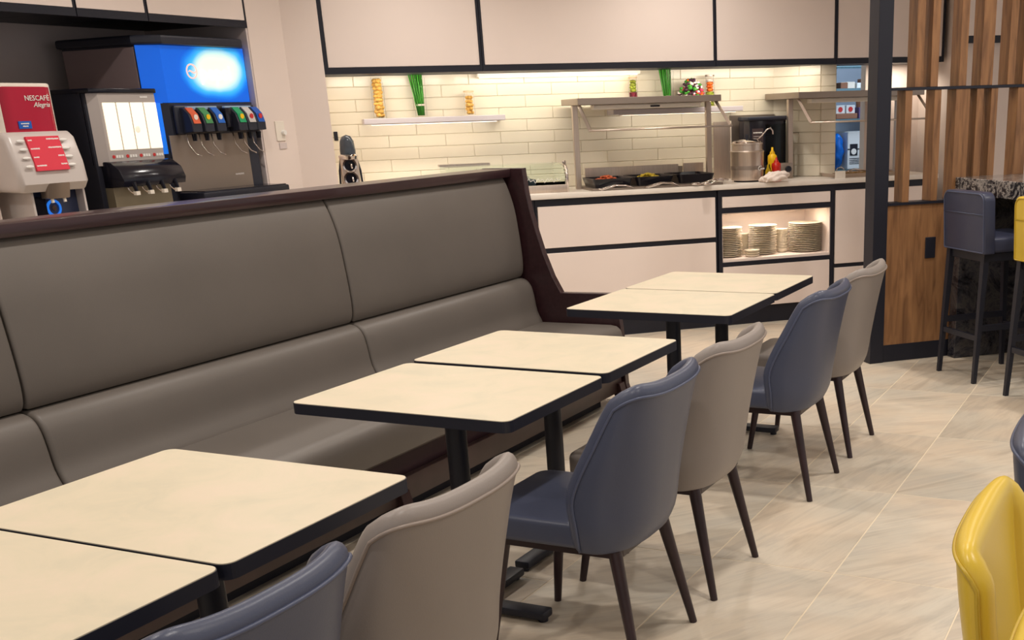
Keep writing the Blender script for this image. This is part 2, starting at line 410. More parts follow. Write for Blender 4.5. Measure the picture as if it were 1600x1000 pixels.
# tiled back wall of the buffet, in the buffet frame
wb = mk('wall_back', box(B(), -2.75, .80, .70, .84, 0, 2.9), grout_w, loc=F0, rz=PHI); struct(wb)
brm = {}
def brick_mesh(l):
    k = round(l, 3)
    if k not in brm:
        b = box(B(), .0008, l-.0008, -.009, 0, .0008, .0812, .0032, 1); me = bpy.data.meshes.new('brick'); b.to_mesh(me); b.free(); me.materials.append(tilew); brm[k] = me
    return brm[k]
def bricks(par, x0, x1, z0, rows, L=.40, y=0, flip=0):
    for r in range(rows):
        x = x0 - (L/2 if (r+flip) % 2 else 0)
        while x < x1-.001:
            a, b = max(x, x0), min(x+L, x1)
            if b-a > .03:
                o = bpy.data.objects.new('brick', brick_mesh(b-a)); COL.objects.link(o); o.parent = par; o.location = (a, y, z0+.082*r)
            x += L
bricks(wb, -2.70, .665, 1.03, 11, y=.70)
# return wall beside the buffet: slanted tiled face, then the end face
ra, rb = (.665, .70), (.93, .40)
rc = (1.03, .345)
wr = mk('wall_return', prism(B(), [ra, rb, rc, (1.10, .86), (.70, .86)], 'z', 0, 2.9), grout_w, loc=F0, rz=PHI); struct(wr)
def face_frame(par, a, b):
    d = math.atan2(b[1]-a[1], b[0]-a[0]); e = bpy.data.objects.new('tiling', None); return d
for (a, b) in ((ra, rb), (rb, rc)):
    L_ = math.hypot(b[0]-a[0], b[1]-a[1]); ang = math.atan2(b[1]-a[1], b[0]-a[0])
    for r in range(11):
        segs = [(0, L_)] if L_ < .2 else ([(0, .22), (.22, L_)] if r % 2 else [(0, L_)])
        for (p, q) in segs:
            o = bpy.data.objects.new('brick', brick_mesh(q-p)); COL.objects.link(o); o.parent = wr
            o.location = (a[0]+p*math.cos(ang), a[1]+p*math.sin(ang), 1.03+.082*r); o.rotation_euler = (0, 0, ang)
# storage room behind, and the white wall right of the buffet
struct(mk('wall_storage', box(box(box(B(), .9, 2.5, 2.30, 2.36, 0, 2.9), .9, .95, .86, 2.3, 0, 2.9), 2.38, 2.44, .62, 2.3, 0, 2.9), storem, loc=F0, rz=PHI))
struct(mk('wall_right', box(box(B(), 1.42, 2.02, .62, .70, 0, 2.9), 1.90, 4.3, .02, .70, 0, 2.9), wallm, loc=F0, rz=PHI))

# ================================================================ BUFFET CABINETS (frame: x along u, y back)
def unit(name, label, cat, group=None): return thing(name, label, cat, F0, PHI, group)
def carcass(par, s0, s1, z0, z1, d=.60, m=blackp, y0=.018):
    bxo('frame', s0, s1, y0, d, z0, z1, m, par)
def door(par, s0, s1, z0, z1, name='door'):
    return bxo(name, s0, s1, 0, .020, z0, z1, white, par, bev=.002, seg=1)
k = unit('base_cabinet', 'long white base cabinet with two wide drawer fronts beside the banquette end', 'cabinet')
carcass(k, -1.42, -.077, .125, .993); door(k, -1.405, -.095, .662, .945, 'drawer_front'); door(k, -1.405, -.095, .135, .625, 'drawer_front')
bxo('plinth', -1.42, -.077, .03, .58, .0, .125, blackp, k)
k = unit('base_cabinet', 'white base cabinet at the left end of the buffet behind the banquette', 'cabinet')
carcass(k, -2.66, -1.424, .125, .993); door(k, -2.65, -1.44, .662, .945, 'drawer_front'); door(k, -2.65, -1.44, .135, .625, 'drawer_front')
bxo('plinth', -2.66, -1.424, .03, .58, .0, .125, blackp, k)
k = unit('base_cabinet', 'white base cabinet with a lit open niche full of plates', 'cabinet')
s0, s1 = -.073, .857
b = B(); box(b, s0, -.045, .0, .60, .125, .993); box(b, .832, s1, .0, .60, .125, .993); box(b, -.045, .832, .0, .60, .948, .993)
box(b, -.045, .832, .0, .60, .828, .862); box(b, -.045, .832, .0, .60, .445, .474); box(b, -.045, .832, .018, .60, .125, .445); box(b, -.045, .832, .018, .60, .862, .948)
mk('frame', b, blackp, k)
bxo('drawer_front', -.040, .827, 0, .017, .866, .944, white, k, bev=.002, seg=1)
bxo('door', -.040, .827, 0, .017, .135, .440, white, k, bev=.002, seg=1)
b = B(); box(b, -.045, -.038, .01, .50, .474, .828); box(b, .825, .832, .01, .50, .474, .828); box(b, -.045, .832, .45, .50, .474, .828); box(b, -.045, .832, .01, .5, .822, .828)
mk('niche_lining', b, white, k)
bxo('niche_shelf', -.038, .825, .004, .45, .474, .494, white, k)
bxo('led_strip', .0, .8, .10, .12, .817, .822, ledm, k)
bxo('plinth', s0, s1, .03, .58, 0, .125, blackp, k)
k = unit('base_cabinet', 'white base cabinet with a tall door right of the plate niche', 'cabinet')
carcass(k, .861, 1.72, .125, .993); door(k, .872, 1.28, .403, .945); door(k, .872, 1.28, .135, .372)
door(k, 1.30, 1.70, .403, .945); door(k, 1.30, 1.70, .135, .372)
bxo('plinth', .861, 1.72, .03, .58, 0, .125, blackp, k)
wt = mk('worktop', prism(B(), [(-2.68, -.018), (1.73, -.018), (1.73, .55), (1.41, .60), (1.10, .60), (1.03, .34), (.92, .385), (.655, .685), (-2.68, .685)], 'z', .995, 1.03, .003, 2), worktop_m, smooth=SM, loc=F0, rz=PHI)
tag(wt, 'long pale stone worktop running over the white buffet cabinets', 'worktop')

# upper cabinets: front plane y .2
ub = [(-2.702, -1.675, -2.675, -1.69), (-1.672, .001, -1.657, -.011), (.004, .953, .013, .941), (.956, 1.862, .967, 1.845)]
lab = ['leftmost white wall cabinet over the buffet next to the pale pier', 'widest white wall cabinet above the buffet shelves',
       'white wall cabinet above the soup warmer', 'white wall cabinet partly hidden by the black post']
for (a, b_, c, d), l in zip(ub, lab):
    k = unit('wall_cabinet', l, 'cabinet')
    bb = B(); box(bb, a, b_, .222, .86 if b_ < 1 else .60, 1.836, 2.88); box(bb, a, b_, .2, .222, 1.836, 1.874); box(bb, a, c-.001, .2, .222, 1.874, 2.88); box(bb, d+.001, b_, .2, .222, 1.874, 2.88)
    mk('frame', bb, blackp, k); bxo('door', c, d, .206, .222, 1.876, 2.87, white, k, bev=.002, seg=1)
k = unit('cabinet_light', 'long slim under-cabinet light above the tiled buffet wall', 'light')
bxo('housing', -1.65, -.45, .58, .66, 1.812, 1.834, cream, k); bxo('diffuser', -1.63, -.47, .59, .65, 1.806, 1.812, ledm, k)
# right: higher framed panels on the white wall, seen between the slats
k = unit('wall_cabinet', 'white high cabinet behind the wooden slats', 'cabinet')
bb = B(); box(bb, 1.885, 3.4, -.04, .019, 1.955, 2.0); box(bb, 1.885, 3.4, -.025, .019, 2.0, 2.88); mk('frame', bb, blackp, k); bxo('door', 1.91, 3.4, -.04, -.026, 2.005, 2.87, white, k)

# shelves
def wshelf(s0, s1, z0, z1, label):
    k = unit('wall_shelf', label, 'shelf'); bxo('board', s0, s1, .50, .688, z0, z1, shelfm, k, bev=.003, seg=1)
    bxo('led_profile', s0+.05, s1-.05, .525, .54, z0-.006, z0, cream, k)
wshelf(-2.47, -1.49, 1.520, 1.557, 'pale floating shelf with chives and pasta jars on the tiled wall')
wshelf(-.69, .33, 1.530, 1.566, 'pale floating shelf on the tiled wall behind the steel food guard')

# ================================================================ SCREEN OF SLATS
sc = thing('slat_screen', 'oak slat screen with black post and solid oak lower panel', 'screen', G0, PHI)
bxo('post', 0, .094, 0, .12, 0, 2.9, blackp, sc, bev=.002, seg=1)
bxo('plinth', .094, .60, .01, .10, 0, .108, blackp, sc)
bxo('oak_panel', .094, .60, .012, .10, .108, .962, oak, sc)
bxo('rail', .094, 1.6, .0, .11, .962, .978, black, sc)
bxo('rail', .094, 1.6, .0, .11, 1.618, 1.634, black, sc)
def slat(a, b_, z0, z1): bxo('slat', a, b_, .004, .106, z0, z1, oak, sc, bev=.0015, seg=1)
for a, b_ in [(.250, .302), (.352, .403), (.545, .596), (.693, .776), (.881, .930), (.985, 1.04), (1.12, 1.2), (1.32, 1.37), (1.45, 1.53)]: slat(a, b_, 1.634, 2.9)
for a, b_ in [(.190, .236), (.385, .431), (.53, .627), (.675, .722), (.775, .821), (.963, 1.04), (1.12, 1.17), (1.25, 1.33), (1.42, 1.48)]: slat(a, b_, .978, 1.618)
bxo('slat', .600, 1.6, .03, .09, .0, .962, oak, sc).name = 'oak_panel'
ou = mk('power_outlet', box(B(), .366, .438, .004, .012, .632, .760, .003, 1), blackp, loc=G0, rz=PHI)
tag(ou, 'black cover plate set in the oak panel below the slats', 'outlet')

# marble bar
bar = thing('marble_bar', 'high bar of veined black marble with thick slab top', 'bar', G0, PHI)
bxo('slab', .552, 1.25, -1.9, -.001, 1.012, 1.110, marble, bar, bev=.003, seg=1)
bxo('leg_panel', .556, 1.22, -.083, -.002, 0, 1.012, marble_d, bar, bev=.002, seg=1)
bxo('front_panel', .98, 1.04, -1.9, -.083, 0, 1.012, marble_d, bar)

# ================================================================ BANQUETTE
bq = thing('banquette', 'long grey leather bench seat with high back in a dark walnut frame', 'banquette', (0, 0, 0))
Y0, Y1 = .1, 5.58
joints = [.1, .75, 2.425, 4.08, 5.575]
up_prof = [(-3.480, 1.226), (-3.462, 1.222), (-3.430, 1.155), (-3.403, 1.06), (-3.388, .95), (-3.378, .85), (-3.374, .77), (-3.380, .715), (-3.395, .690), (-3.50, .688), (-3.52, 1.20)]
lo_prof = [(-3.42, .684), (-3.385, .682), (-3.352, .668), (-3.328, .635), (-3.314, .58), (-3.300, .50), (-3.268, .43), (-3.262, .36), (-3.48, .36), (-3.50, .684)]
def smoothprof(p, k, n=3):
    # Catmull-Rom through the first k points, the rest kept
    out = []
    for i in range(k-1):
        p0_, p1, p2, p3 = p[max(i-1, 0)], p[i], p[i+1], p[min(i+2, k-1)]
        for q in range(n):
            t = q/n
            out.append(tuple(.5*(2*p1[c]+(-p0_[c]+p2[c])*t+(2*p0_[c]-5*p1[c]+4*p2[c]-p3[c])*t*t+(-p0_[c]+3*p1[c]-3*p2[c]+p3[c])*t**3) for c in (0, 1)))
    return out + list(p[k-1:])
for a, b_ in zip(joints[:-1], joints[1:]):
    mk('back_cushion', prism(B(), smoothprof(up_prof, 9), 'y', a+.004, b_-.004, .018, 4), leather_b, bq, smooth=SM)
    mk('lumbar_cushion', prism(B(), smoothprof(lo_prof, 8), 'y', a+.003, b_-.003, .016, 4), leather_b, bq, smooth=SM)
seat_prof = [(-3.31, .438), (-3.31, .30), (-2.85, .30), (-2.85, .268), (-2.80, .266), (-2.782, .280), (-2.772, .34), (-2.772, .385), (-2.782, .415), (-2.805, .434), (-2.84, .440)]
for a, b_ in zip([.1, 1.9, 3.9], [1.9, 3.9, 5.575]):
    mk('seat_cushion', prism(B(), seat_prof, 'y', a+.002, b_-.002, .012, 3), leather_b, bq, smooth=SM)
bxo('back_panel', -3.62, -3.49, Y0, 5.60, .02, 1.235, darkwood, bq)
bxo('top_cap', -3.62, -3.435, Y0, 5.60, 1.228, 1.272, capwood, bq, bev=.004, seg=2)
bxo('seat_rail', -2.835, -2.800, Y0, 5.585, .065, .168, mat('rail_walnut', (60, 44, 42), .4, noise=.2, nscale=8), bq, bev=.004, seg=2)
bxo('kick_board', -3.4, -2.87, Y0, 5.45, 0, .10, blackp, bq)
bxo('seat_base', -3.5, -2.84, Y0, 5.58, .10, .30, mat('dark_red_base', (46, 22, 28), .6), bq)
pp = [(-3.36, 1.274), (-3.348, 1.15), (-3.330, 1.05), (-3.295, .92), (-3.262, .81), (-3.215, .69), (-3.165, .600), (-2.835, .605), (-2.828, .60), (-2.80, .42), (-2.782, .10), (-2.752, 0), (-2.808, 0), (-2.855, .10),
      (-3.45, .10), (-3.50, 0), (-3.56, 0), (-3.54, .10), (-3.62, .10), (-3.62, 1.274)]
mk('end_panel', prism(B(), pp, 'y', 5.60, 5.645, .003, 1), capwood, bq)
for y in (.3, 1.9, 3.55, 5.56):
    mk('leg', prism(B(), [(-2.84, .12), (-2.782, .12), (-2.752, 0), (-2.80, 0)], 'y', y-.04, y+.02, .002, 1), darkwood, bq)
# upright brackets below the rail seen near the camera
# ================================================================ TABLES
tb = thing('cafe_table', 'x', 'table', (0, 0, 0))
W_, D_ = .7687, .592
top = mk('tabletop', prism(B(), rrect(-W_/2, W_/2, -D_/2, D_/2, .028, 6), 'z', .716, .7485, .0, 1), blackp, tb)
mk('laminate_sheet', prism(B(), rrect(-W_/2+.002, W_/2-.002, -D_/2+.002, D_/2-.002, .026, 6), 'z', .7485, .7505), tablem, tb)
mk('column', lathe(B(), [(0, .035), (.033, .035), (.033, .70), (0, .70)], 20), black, tb, smooth=SM)
b = B(); box(b, -.16, .16, -.03, .03, .700, .716, .003, 1); box(b, -.03, .03, -.16, .16, .700, .716, .003, 1); mk('top_bracket', b, black, tb)
b = B(); box(b, -.29, .29, -.03, .03, .012, .040, .006, 2); box(b, -.03, .03, -.29, .29, .012, .040, .006, 2)
mk('base', b, black, tb, smooth=SM)
for (x, y) in ((.27, 0), (-.27, 0), (0, .27), (0, -.27)):
    mk('foot_pad', lathe(B(), [(0, 0), (.016, 0), (.016, .014), (0, .014)], 12, (x, y, 0)), black, tb, smooth=SM)
tabs = [(-1.995, 1.183, 'cafe table in the bottom left corner of the picture, nearest the camera'),
        (-1.995, 1.783, 'cream table joined behind the nearest table, beside the pale taupe chair'),
        (-2.033, 2.871, 'cream table beside the nearest whole blue chair, nearer of the middle pair'),
        (-2.043, 3.497, 'cream table of the middle pair farther from the camera'),
        (-2.038, 4.602, 'cream table of the far pair nearer to the camera'),
        (-2.042, 5.204, 'farthest cream table, in front of the white buffet cabinets')]
tb.location = (*tabs[0][:2], 0); tb['label'] = tabs[0][2]; tb['group'] = 'cream topped cafe tables along the banquette'
for x, y, l in tabs[1:]: dup(tb, (x, y, 0), l)

# ================================================================ CHAIRS
def interp(tab, z):
    if z <= tab[0][0]: return tab[0][1]
    for (a, va), (b_, vb) in zip(tab[:-1], tab[1:]):
        if z <= b_:
            t = (z-a)/(b_-a); t = t  # linear
            return va+(vb-va)*t
    return tab[-1][1]
def smoothtab(tab):
    out = []
    n = len(tab)
    for i in range(n-1):
        p0_, p1, p2, p3 = tab[max(i-1, 0)], tab[i], tab[i+1], tab[min(i+2, n-1)]
        for q in range(4):
            t = q/4; z = p1[0]+(p2[0]-p1[0])*t
            m1 = (p2[1]-p0_[1])/(p2[0]-p0_[0]) if p2[0] != p0_[0] else 0; m2 = (p3[1]-p1[1])/(p3[0]-p1[0]) if p3[0] != p1[0] else 0
            h = p2[0]-p1[0]
            v = (2*t**3-3*t*t+1)*p1[1]+(t**3-2*t*t+t)*h*m1+(-2*t**3+3*t*t)*p2[1]+(t**3-t*t)*h*m2
            out.append((z, v))
    return out+[tab[-1]]
def build_chair(label, lm, pm, wing, back, width, ztop=.840, thk=.044, nexp=2.6, bulge=.72, dip=.014):
    c = thing('dining_chair', label, 'chair')
    wing, back, width = smoothtab(wing), smoothtab(back), smoothtab(width)
    z0 = .378; NZ, NP = 24, 32
    def surf(ph, z, t):
        xw, xb, W = interp(wing, z), interp(back, z)-t, interp(width, z)-t
        sn, cs = math.sin(ph), math.cos(ph)
        return Vector((xw+max(.006, xb-xw)*(abs(cs)**(2/nexp)), W*math.copysign(abs(sn)**(2/nexp), sn), z))
    O = [[None]*(NP+1) for _ in range(NZ+1)]; I = [[None]*(NP+1) for _ in range(NZ+1)]
    for j in range(NP+1):
        ph = -PI/2+PI*j/NP
        q = max(0, (abs(ph)-math.radians(48))/math.radians(42)); zt = ztop-.045*(1-math.sqrt(max(0, 1-q*q*.98)))-dip*math.cos(ph)**2
        zb = z0-.0
        for i in range(NZ+1):
            v = i/NZ; z = zb+(zt-zb)*(1-(1-v)**1.2)
            O[i][j] = surf(ph, z, 0); I[i][j] = surf(ph, z, thk)
    bm = B()
    vo = [[bm.verts.new(p) for p in r] for r in O]; vi = [[bm.verts.new(p) for p in r] for r in I]
    for i in range(NZ):
        for j in range(NP):
            bm.faces.new((vo[i][j], vo[i][j+1], vo[i+1][j+1], vo[i+1][j])); bm.faces.new((vi[i][j+1], vi[i][j], vi[i+1][j], vi[i+1][j+1]))
    per = [(i, 0) for i in range(NZ)]+[(NZ, j) for j in range(NP)]+[(i, NP) for i in range(NZ, 0, -1)]+[(0, j) for j in range(NP, 0, -1)]
    ods = []
    for (i, j) in per:
        o = Vector((0, 0, 0))
        if j in (0, NP) and i > 0:
            t = O[min(i+1, NZ)][j]-O[i-1][j]; o += Vector((-t.z, 0, t.x)).normalized()
        if i == NZ: o += Vector((0, 0, 1))
        if i == 0: o += Vector((0, 0, -.25))
        ods.append(o)
    for _ in range(3):
        ods = [(ods[a-1]+ods[a]*2+ods[(a+1) % len(ods)])/4 for a in range(len(ods))]
    rings = []
    for (i, j), od in zip(per, ods):
        mid = (O[i][j]+I[i][j])/2; hv = (O[i][j]-I[i][j])/2; od = od.normalized()*min(1, od.length*1.6) if i else od
        rings.append([vo[i][j]]+[bm.verts.new(mid+hv*math.cos(a)+od*thk*bulge*math.sin(a)) for a in (PI*k_/7 for k_ in range(1, 7))]+[vi[i][j]])
    n_ = len(rings)
    for a in range(n_):
        b2 = (a+1) % n_
        for q in range(7): bm.faces.new((rings[a][q], rings[b2][q], rings[b2][q+1], rings[a][q+1]))
    def nrm(i, j): return (O[i][j]-I[i][j]).normalized()
    sh = mk('backrest', bm, lm, c, smooth=True)
    pts = [O[i][0]+nrm(i, 0)*.0015 for i in range(NZ)]+[O[NZ][j]+nrm(NZ, j)*.0015 for j in range(NP+1)]+[O[i][NP]+nrm(i, NP)*.0015 for i in range(NZ-1, -1, -1)]
    mk('piping', tube(B(), pts, .0042, 6), pm, sh, smooth=True)
    # seat
    xf = -.285
    mk('seat', prism(B(), rrect(xf, .20, -.222, .222, .05, 6, (.055, .10, .10, .055)), 'z', .382, .462, .018, 4), lm, c, smooth=SM)
    mk('seat_frame', prism(B(), rrect(-.225, .19, -.18, .18, .03, 4), 'z', .352, .384), chairwood, c)
    for sy in (-1, 1):
        mk('leg', tube(B(), [(-.195, sy*.165, .382), (-.248, sy*.205, 0)], [.021, .012], 14), chairwood, c, smooth=SM)
        mk('leg', tube(B(), [(.165, sy*.160, .380), (.248, sy*.205, 0)], [.021, .012], 14), chairwood, c, smooth=SM)
    return c
W1 = dict(wing=[(.378, .088), (.45, .090), (.53, .084), (.60, .110), (.69, .158), (.78, .206), (.848, .248)],
          back=[(.378, .222), (.42, .243), (.50, .258), (.65, .282), (.78, .306), (.862, .326)],
          width=[(.378, .222), (.45, .238), (.60, .240), (.75, .232), (.862, .222)])
blue = build_chair('blue leather dining chair in the foreground centre with its seat fully visible', leather_n, pipe_n, **W1)
blue['group'] = 'blue dining chairs along the tables'; blue.location = (-1.55, 2.825, 0)
taupe = build_chair('pale taupe leather dining chair cut off by the bottom edge of the picture', leather_t, pipe_t, **W1)
taupe['group'] = 'taupe dining chairs along the tables'; taupe.location = (-1.55, 1.80, 0)
dup(blue, (-1.55, 1.235, 0), 'blue leather dining chair showing only its backrest top at the bottom edge')
dup(taupe, (-1.55, 3.415, 0), 'taupe leather dining chair directly behind the fully visible blue chair')
dup(blue, (-1.545, 4.48, 0), 'blue leather dining chair at the far pair of tables')
dup(taupe, (-1.55, 5.13, 0), 'farthest taupe leather dining chair, in front of the black post')
# tub chairs at the right edge
W3 = dict(wing=[(.378, .195), (.50, .222), (.60, .240), (.70, .255), (.78, .265), (.872, .272)],
          back=[(.378, .235), (.50, .266), (.65, .296), (.78, .318), (.872, .330)],
          width=[(.378, .215), (.45, .230), (.60, .240), (.75, .240), (.872, .232)], ztop=.850, thk=.055, bulge=.45, dip=.0)
yel = build_chair('yellow leather chair at the right edge, its whole left outline in view', leather_y, pipe_y, **W3)
yel['group'] = 'chairs of the opposite row at the right edge'; yel.location = (0.030, 1.935, 0); yel.rotation_euler = (0, 0, PI)
dup(yel, (.175, 1.44, 0), 'yellow leather chair in the very bottom right corner, mostly outside the picture')
bl2 = build_chair('blue leather chair cut off by the right edge beyond the yellow chair', leather_n, pipe_n, **W3)
bl2.location = (0.035, 2.57, 0); bl2.rotation_euler = (0, 0, PI); bl2['group'] = 'chairs of the opposite row at the right edge'

# ================================================================ BAR STOOLS
def build_stool(label, lm, pm):
    c = thing('bar_stool', label, 'stool')
    hx, hy = .22, .19
    for sx in (-1, 1):
        for sy in (-1, 1):
            t = B(); z1 = .735
            b4 = [Vector((sx*hx, sy*hy, 0)), Vector((sx*(hx-.035), sy*(hy-.012), z1))]
            r0, r1 = .0115, .018
            vs = []
            for p, r in zip(b4, (r0, r1)):
                vs.append([t.verts.new(p+Vector((a*r, b_*r, 0))) for a, b_ in ((-1, -1), (1, -1), (1, 1), (-1, 1))])
            for q in range(4): t.faces.new((vs[0][q], vs[0][(q+1) % 4], vs[1][(q+1) % 4], vs[1][q]))
            t.faces.new(vs[0][::-1]); t.faces.new(vs[1])
            mk('leg', t, black, c)
    b = B()
    for sy in (-1, 1): box(b, -.205, .205, sy*.183-.009, sy*.183+.009, .30, .335)
    mk('side_stretcher', b, black, c)
    b = B()
    for sx in (-1, 1): box(b, sx*.208-.009, sx*.208+.009, -.175, .175, .245, .275)
    mk('footrest', b, black, c)
    bxo('seat_frame', -.19, .19, -.18, .18, .690, .738, black, c, bev=.003, seg=1)
    mk('seat', prism(B(), rrect(-.18, .225, -.205, .205, .04, 5), 'z', .738, .825, .022, 4), lm, c, smooth=SM)
    t = prism(B(), rrect(-.230, .196, .738, 1.072, .03, 6, (.008, .008, .05, .05)), 'x', -.225, -.155, .010, 3)
    # pads flare slightly with height
    for v in t.verts: v.co.x -= .02*(v.co.z-.738)/.33
    bk = mk('backrest', t, lm, c, smooth=SM)
    o = [(-.218, z) for z in (.75,)]
    pth = rrect(-.220, .186, .745, 1.062, .03, 6, (.008, .008, .045, .045))
    tb_ = B(); tube(tb_, [(-.226-.02*(z-.738)/.33, y, z) for (y, z) in pth+[pth[0]]], .004, 6, caps=False)
    tube(tb_, [(-.227-.02*(.952-.738)/.33, y, .952) for y in (-.222, 0, .188)], .003, 6)
    mk('piping', tb_, pm, bk, smooth=True)
    return c
sc0 = Vector((-.9785, 6.8585, 0))
st1 = build_stool('slate blue bar stool standing at the marble bar beside the oak screen', leather_s, pipe_n)
st1.location = sc0; st1.rotation_euler = (0, 0, PHI)
st2 = build_stool('yellow backed bar stool at the right edge, nearer than the blue stool', leather_y, pipe_y)
st2.location = sc0 - T*.70; st2.rotation_euler = (0, 0, PHI)

# ================================================================ FOOD GUARDS
def guard(label, s0, s1, t0, t1, posts, bar_t):
    k = unit('food_guard', label, 'food guard')
    bxo('top_shelf', s0, s1, t0, t1, 1.602, 1.646, steeld, k, bev=.002, seg=1)
    tp = (t0+t1)/2
    for s in posts: bxo('post', s-.019, s+.019, tp-.019, tp+.019, 1.03, 1.602, steel, k, bev=.002, seg=1)
    for s in (s0+.02, s1-.02):
        mk('brace', tube(B(), [(s, t0+.06, 1.603), (s, bar_t, 1.437)], .014, 4), steel, k)
    mk('rail', tube(B(), [(s0+.01, bar_t, 1.435), (s1-.01, bar_t, 1.435)], .0065, 8), steel, k, smooth=True)
    g = B(); a = Vector((0, t0+.045, 1.600)); c = Vector((0, bar_t+.004, 1.440))
    prism(g, [(a.y, a.z), (a.y+.003, a.z), (c.y+.003, c.z), (c.y, c.z)], 'x', s0+.03, s1-.03); mk('glass_pane', g, glass, k)
    hl = bxo('heat_lamp', s0+.12, s1-.14, t0+.04, t0+.12, 1.568, 1.600, cream, k, bev=.004, seg=1)
    return k, hl
k, hl = guard('steel food guard over the three black salad pans', -1.055, .002, .10, .60, (-1.02, .03-.04), -.13)
bxo('badge', -.52, -.45, .136, .139, 1.577, 1.588, blackp, hl)
k, hl = guard('second steel food guard right of the soup warmer', .585, 1.62, .05, .80-.12, (.655, 1.57), -.12)

# ================================================================ BUFFET ITEMS
def at(s, t, z=1.03): return cf(s, t, z)
# pans
pn = thing('food_pan', 'x', 'pan', (0, 0, 0), PHI, 'black food pans under the steel guard')
b = B()
def panshell(b, w, l, h, t=.006):
    o0 = rrect(-w/2+.02, w/2-.02, -l/2+.02, l/2-.02, .02, 3); o1 = rrect(-w/2, w/2, -l/2, l/2, .03, 3)
    i1 = rrect(-w/2+t+.004, w/2-t-.004, -l/2+t+.004, l/2-t-.004, .024, 3); i0 = rrect(-w/2+.028, w/2-.028, -l/2+.028, l/2-.028, .015, 3)
    L4 = [[b.verts.new((x, y, z)) for x, y in o] for o, z in ((o0, 0), (o1, h), (i1, h), (i0, .008))]
    n = len(o0); b.faces.new(L4[0][::-1]); b.faces.new(L4[3])
    for p, q in zip(L4[:-1], L4[1:]):
        for i in range(n): b.faces.new((p[i], p[(i+1) % n], q[(i+1) % n], q[i]))
panshell(b, .29, .36, .062); mk('tray', b, blackg, pn)
def heap(bm, n, rx, ry, z0, h, r):
    for _ in range(n):
        a = random.random()*2*PI; q = math.sqrt(random.random()); x, y = rx*q*math.cos(a), ry*q*math.sin(a)
        blob(bm, (x, y, z0+h*(1-q*q)), r*random.uniform(.7, 1.2), (1, 1, .7), 1)
    return bm
p2 = dup(pn, at(-.52, .26, 1.046), 'black food pan heaped with yellow corn')
p3 = dup(pn, at(-.19, .30, 1.046), 'black food pan at the right end, lowest filled of the three')
pn.location = at(-.84, .22, 1.046); pn['label'] = 'black food pan heaped with chopped red tomato'
for p, mm, nm, n in ((pn, salad, 'chopped tomato heaped in the left black pan', 60), (p2, corn, 'yellow corn heaped in the middle black pan', 90), (p3, olive, 'green salad lying low in the right black pan', 40)):
    o = mk('salad', heap(B(), n, .105, .14, .022, .05 if mm is not olive else .012, .014), mm, None, smooth=True, loc=p.location, rz=PHI)
    o['kind'] = 'stuff'; tag(o, nm, 'food')
k = thing('pan_holder', 'low steel stand carrying the three black food pans', 'stand', F0, PHI)
bxo('tray', -1.0, -.02, .03, .49, 1.03, 1.046, steeld, k, bev=.002, seg=1)
k = thing('splash_guard', 'low brushed steel upstand behind the black food pans', 'guard', F0, PHI)
bxo('panel', -.92, -.19, .535, .55, 1.03, 1.165, steel, k); bxo('panel', -.16, .0, .50, .515, 1.03, 1.17, steel, k)
bxo('bracket', -.19, -.16, .525, .54, 1.03, 1.15, steeld, k)
# tongs & spoons
def tongs(s, t, ang, label, L=.24):
    k = thing('serving_tongs', label, 'tongs', at(s, t, 1.03), PHI+ang, 'serving tongs in front of the pans')
    for sy in (-1, 1):
        pts = [(0, 0, .012), (L*.25, sy*.012, .030), (L*.55, sy*.020, .034), (L*.8, sy*.022, .02), (L, sy*.016, .008)]
        b = B(); tube(b, pts, [.005, .007, .007, .009, .011], 6); blob(b, (L-.005, sy*.014, .012), .018, (1.3, .7, .45), 2)
        mk('arm', b, chrome, k, smooth=True)
    return k
tongs(-.70, .02, PI-.1, 'chrome serving tongs lying before the tomato pan')
tongs(-.36, .02, PI-.05, 'chrome serving tongs lying before the corn pan')
def spoon(s, t, ang, label):
    k = thing('serving_spoon', label, 'spoon', at(s, t, 1.03), PHI+ang, 'serving spoons at the right pan')
    mk('handle', tube(B(), [(0, 0, .03), (.08, 0, .042), (.19, 0, .012)], [.008, .006, .005], 8), chrome, k, smooth=True)
    mk('bowl', blob(B(), (.22, 0, .016), .032, (1.2, .8, .38), 2), chrome, k, smooth=True)
spoon(-.02, .02, PI+.1, 'chrome serving spoon with its bowl toward the corn pan')
spoon(.03, .06, PI+.45, 'chrome serving spoon lying crossed beside the right pan')

# soup warmer
k = thing('soup_warmer', 'round steel soup warmer with hinged lid and ladle', 'warmer', at(.245, .22), PHI)
mk('body', lathe(B(), [(0, .012), (.118, .012), (.120, .02), (.122, .085), (.124, .205), (.128, .215), (.122, .222), (.0, .222)], 40), steel, k, smooth=SM)
mk('base_ring', lathe(B(), [(0, 0), (.10, 0), (.10, .012), (0, .012)], 30), blackp, k, smooth=SM)
mk('band', lathe(B(), [(.1215, .088), (.1245, .088), (.1245, .115), (.1225, .115)], 40), steeld, k, smooth=SM)
mk('pot_rim', lathe(B(), [(0, .222), (.112, .222), (.112, .262), (.118, .264), (.118, .274), (.10, .280), (0, .282)], 40), steel, k, smooth=SM)
lid = mk('lid', lathe(B(), [(.112, .275), (.108, .285), (.06, .30), (0, .305)], 30), chrome, k, smooth=SM)
mk('knob', lathe(B(), [(0, .303), (.012, .303), (.014, .325), (.010, .334), (0, .336)], 12), blackp, lid, smooth=SM)
mk('ladle', tube(B(), [(.05, -.03, .28), (.10, -.04, .32), (.14, -.05, .365), (.165, -.055, .375), (.182, -.058, .355), (.184, -.058, .33)], .005, 8), chrome, k, smooth=True)
text('lettering', 'C', .048, whitel, k, (.030, -.1285, .082), (PI/2, 0, .30), shear=.3); marks('lettering_bar', [(0, 0, .045)], .014, whitel, k, (.058, -.1195, .086), (0, 0, .45))
